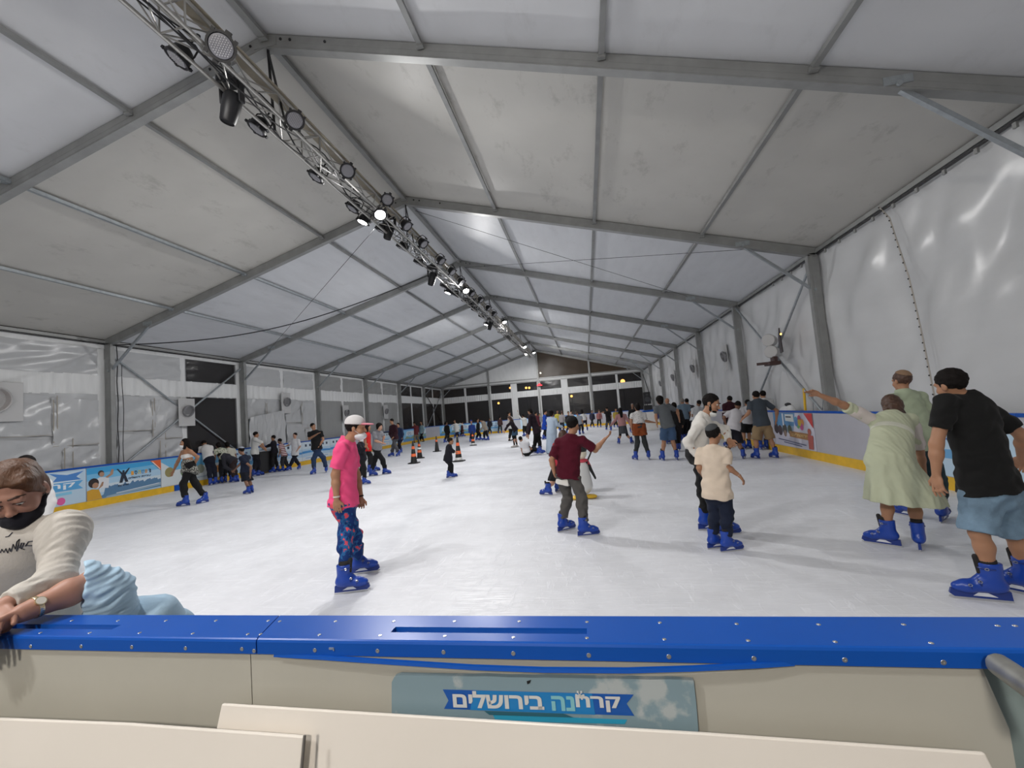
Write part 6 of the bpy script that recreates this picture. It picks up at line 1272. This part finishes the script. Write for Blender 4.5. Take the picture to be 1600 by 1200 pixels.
for sg in (-1, 1):
    mb = MB(); mb.sphere(G(sg*.031, .0815, .000), .0125*hs, 16); e = mb.build('eye', M_eye, root, smooth=True); mb = MB(); mb.sphere(G(sg*.031, .0885, -.005), .0065*hs, 10); mb.build('iris', M_iris, e, smooth=True)
    mb = MB(); mb.tube([G(sg*(.031+.018*math.cos(t)), .0885+.006*math.sin(t), .0005+.006*math.sin(t)-.002) for t in np.linspace(.15, PI-.15, 8)], .0011, 5); mb.build('eyelashes', H_BLK, root, smooth=True)
    s_ = SDF(.004); s_.cone(G(sg*.010, .0925, .024), G(sg*.034, .0905, .030), .0036*hs, .0042*hs); s_.cone(G(sg*.034, .0905, .030), G(sg*.054, .074, .023), .0042*hs, .002*hs); sdf_obj('eyebrow', s_, .002, H_BRN, root, bs)
mb = MB(); c = G(.080, -.002, -.052); mb.tube([c+RH*.003+(hff*math.cos(t)*.011-hu*(.010-.012*math.sin(t)))*1. for t in np.linspace(0, 2*PI, 16, endpoint=False)], .0014, 6, True); mb.build('earring', mat('gold', (.75, .62, .40), .25, .9), root, smooth=True)
mk = SDF(.010); mk.ell(G(0, .038, -.082), np.array([.067, .070, .045])*hs, RH3, clips=[(G(0, -.02, 0), -hff), (G(0, .105, -.050), unit(hu+hff*.15))]); mk.ell(G(0, .075, -.088), np.array([.038, .036, .034])*hs, RH3, k=.02)
mk.cone(G(-.055, .03, -.07), G(-.075, -.01, -.045), .016*hs, .006*hs); mk.cone(G(.055, .03, -.07), G(.075, -.01, -.045), .016*hs, .006*hs)
o = sdf_obj('face_mask', mk, .0045, cloth((.016, .016, .022), 'black_mask'), root, bs, fold=(.0015, 55, 1.)); 
for sg in (-1, 1): mb = MB(); mb.tube([G(sg*.074, .0, -.05), G(sg*.080, .012, -.02), G(sg*.083, .0, .012), G(sg*.084, -.02, .0)], .0016, 5); mb.build('ear_loop', M_black, root, smooth=True)
t = SDF(.03); M_cr = mat('cream_knit', (.54, .51, .465), .9, spec=.15, noise=.06, nscale=6, bump=.12, bscale=120, sheen=.05)
t.cone(SLf*.93+SRt*.07, SRt*.93+SLf*.07, .060, .060); t.cone(N-ZU*.11, Pv, .150, .155, q=1.35, fv=hf); t.cone(N-ZU*.05, N+unit(Hd-N)*.0, .056, .052, clips=[(N-unit(Hd-N)*.004, unit(Hd-N))])
sdf_obj('sweater', t, .005, M_cr, root, bs, fold=(.0022, 45, 1.3, unit(np.array([.8, .3, .5]))))
for S, E_, Wr in ((SLf, ELf, WLf), (SRt, ERt, WRt)):
    t = SDF(.02); t.ell(S+(E_-S)*.10, (.068, .068, .076), k=.02); t.cone(S, E_, .064, .045); e = E_+(Wr-E_)*.9; t.cone(E_, e+(Wr-E_)*.1, .047, .032, clips=[(e, unit(Wr-E_))])
    t.cone(S, E_*.3+S*.7, .066, .060); sdf_obj('sleeve', t, .004, M_cr, root, bs, fold=(.0023, 150, 1.3, unit(unit(E_-S)*.8+RH*.5)))
M_ln = mat('embroidery', (.03, .035, .05), .8)
mb = MB()
def onchest(x, y): return fz(x, y, D1-.085)
def surfpt(x, y):
    """first hit of the picture ray on the sweater"""
    me = bpy.data.objects['sweater_probe'] if False else None
    return None
dg = bpy.context.evaluated_depsgraph_get(); sw_ = [o for o in root.children if o.name.startswith('sweater')][0]
from mathutils.bvhtree import BVHTree
bv = BVHTree.FromPolygons([Vector(v.co)+root.location for v in sw_.data.vertices], [tuple(p.vertices) for p in sw_.data.polygons])
def hit(x, y, lift=.0015):
    d = ray(x, y); d = d/np.linalg.norm(d); h_ = bv.ray_cast(Vector(O), Vector(d)); return None if h_[0] is None else np.array(h_[0])+np.array(h_[1])*lift
strokes = [[(0, 864), (3, 858), (6, 863), (9, 857), (12, 864), (15, 856), (17, 862)], [(17, 862), (21, 850), (24, 858), (27, 846), (31, 842), (29, 852), (26, 861)], [(31, 856), (34, 848), (38, 848), (36, 853), (33, 857), (38, 858)], [(40, 853), (45, 846), (52, 845), (56, 848), (50, 852), (43, 852)], [(9, 839), (14, 838), (20, 832)]]
for st in strokes:
    P_ = [hit(x, y) for x, y in st]; P_ = [p for p in P_ if p is not None]
    if len(P_) > 1: mb.tube(P_, .0016, 5)
if mb.v: mb.build('embroidered_script', M_ln, root, smooth=True)

# crouching person in light blue, arm over the rail
D2 = 1.45
root = empty('person', tuple(np.array(onD(230, 960, D2+.15))*np.array([1, 1, 0])), 'crouching person in pleated light blue top, arm with gold watch holding the near board', 'person'); bs = np.array(root.location)
Wr = onZ(34, 958, 1.145); El = fz(150, 908, 1.46); Sh = fz(185, 990, 1.54); T = onZ(-34, 992, 1.122); Nk = fz(205, 1075, 1.60); Bk = fz(222, 986, 1.60); Pv = fz(262, 1180, 1.75)
b = SDF(.02); b.cone(Wr, Wr*.4+El*.6, .026, .039); b.cone(Wr*.4+El*.6, El, .038, .036); b.cone(El, Sh, .042, .05); d = unit(T-Wr); real_hand(b, Wr, T, unit(FH*.9+RH*.2), -ZU, .88, .55, .16)
S2 = Sh+FH*.24-ZU*.10; b.cone(Sh, S2, .05); b.cone(Nk, Pv, .11, .13); Hd2 = Nk-ZU*.12-RH*.12+FH*.06; b.ell(Hd2, (.075, .08, .10)); b.cone(Nk, Hd2, .045)
S2 = Sh+FH*.24-ZU*.10; E2 = S2-ZU*.22-FH*.05; b.cone(S2, E2, .045, .035); b.cone(E2, E2-RH*.2-ZU*.1, .035, .024); real_hand(b, E2-RH*.2-ZU*.1, E2-RH*.36-ZU*.14, FH, -ZU, .88)
for sg in (-1, 1):
    Hp = Pv+FH*.09*sg; Hp[2] = .42; K = Hp-RH*.34+ZU*.12; An = Hp-RH*.22; An[2] = .16; b.cone(Hp, K, .075, .052); b.cone(K, An, .052, .036)
    o = copy_tree(skate0); o.parent = root; o.location = Vector([float(c) for c in (np.array([An[0], An[1], 0])-bs)]); orient(o, [np.cross(-RH, ZU), -RH, ZU], .9)
sdf_obj('body', b, .0048, mat('skin_fair', (.40, .205, .145)), root, bs)
M_lb = mat('light_blue_cotton', (.40, .56, .70), .85, spec=.2, noise=.05, nscale=5, bump=.1, bscale=100, sheen=.05)
t = SDF(.025); M1 = fz(168, 912, 1.27); cu = unit(El-Wr)
q0, q1 = fz(133, 908, 1.43), fz(164, 927, 1.47); vn = unit(np.cross(ray(131, 905), ZU))
cp = [(q0, -vn)]; t.cone(q0, q1, .060, .072, clips=cp); t.cone(q1, Sh, .072, .072, clips=cp)
sdf_obj('sleeve', t, .004, M_lb, root, bs, fold=(.0042, 150, .6, unit(unit(El-Sh)*.8+RH*-.3+ZU*.4)))
t = SDF(.04); t.cone(Sh+FH*.04, Bk, .078, .118); t.cone(Bk, Pv, .118, .14); t.cone(Bk, S2, .08, .065); t.cone(fz(118, 1000, 1.52), Sh, .06, .07); t.cone(S2, E2, .062, .05)
sdf_obj('top', t, .006, M_lb, root, bs, fold=(.0028, 26, 1.6))
hh = SDF(.01); hh.ell(Hd2+ZU*.01+RH*.02, (.086, .09, .105)); sdf_obj('hair', hh, .008, H_BRN, root, bs)
t = SDF(.03); [t.cone(Pv+FH*.09*sg, np.array([Pv[0], Pv[1], .54])+FH*.09*sg-RH*.34, .12, .07) for sg in (-1, 1)]; sdf_obj('skirt', t, .01, cloth((.24, .36, .48)), root, bs)
wp = Wr+unit(El-Wr)*.03; ax = basis(unit(El-Wr)); M_gold = mat('gold', (.75, .62, .40), .25, .9)
mb = MB()
for k in range(22): a_ = 2*PI*k/22; c = wp+(ax[0]*math.cos(a_)+ax[1]*math.sin(a_))*.0290; mb.box(c, (.0092, .0045, .012), np.array([unit(-ax[0]*math.sin(a_)+ax[1]*math.cos(a_)), unit(c-wp), ax[2]]), bev=.001)
w_ = mb.build('watch', M_gold, root, smooth=True); dv = unit(O-wp); dv = unit(dv-ax[2]*(dv@ax[2])+ZU*.4); c = wp+dv*.0305
mb = MB(); mb.cyl(c-dv*.003, c+dv*.003, .0135, n=24); mb.build('watch_case', M_gold, w_, smooth=True); mb = MB(); mb.cyl(c+dv*.003, c+dv*.0036, .0112, n=24); mb.build('watch_dial', mat('dial', (.7, .66, .58), .3), w_, smooth=True)

# person half hidden behind the girl
c = person('person in white shirt with black hair, mostly hidden behind the girl in cream sweater', 180, 1.52, (39, 726), (48, 748), (62, 850), (66, 950), (98, 948), D=5.2, top=('long', (.60, .60, .60)), bot=('pants', (.02, .02, .03)), skin=1, vox=.012)

# the templates that were copied live on as the first instance; world and exposure
w = bpy.data.worlds.new('night'); bpy.context.scene.world = w; w.use_nodes = True
w.node_tree.nodes['Background'].inputs[0].default_value = (.018, .014, .012, 1); w.node_tree.nodes['Background'].inputs[1].default_value = .6
sc = bpy.context.scene; sc.view_settings.view_transform = 'Standard'; sc.view_settings.look = 'None'; sc.view_settings.exposure = 0.; sc.view_settings.gamma = 1.; sc.view_settings.use_curve_mapping = False
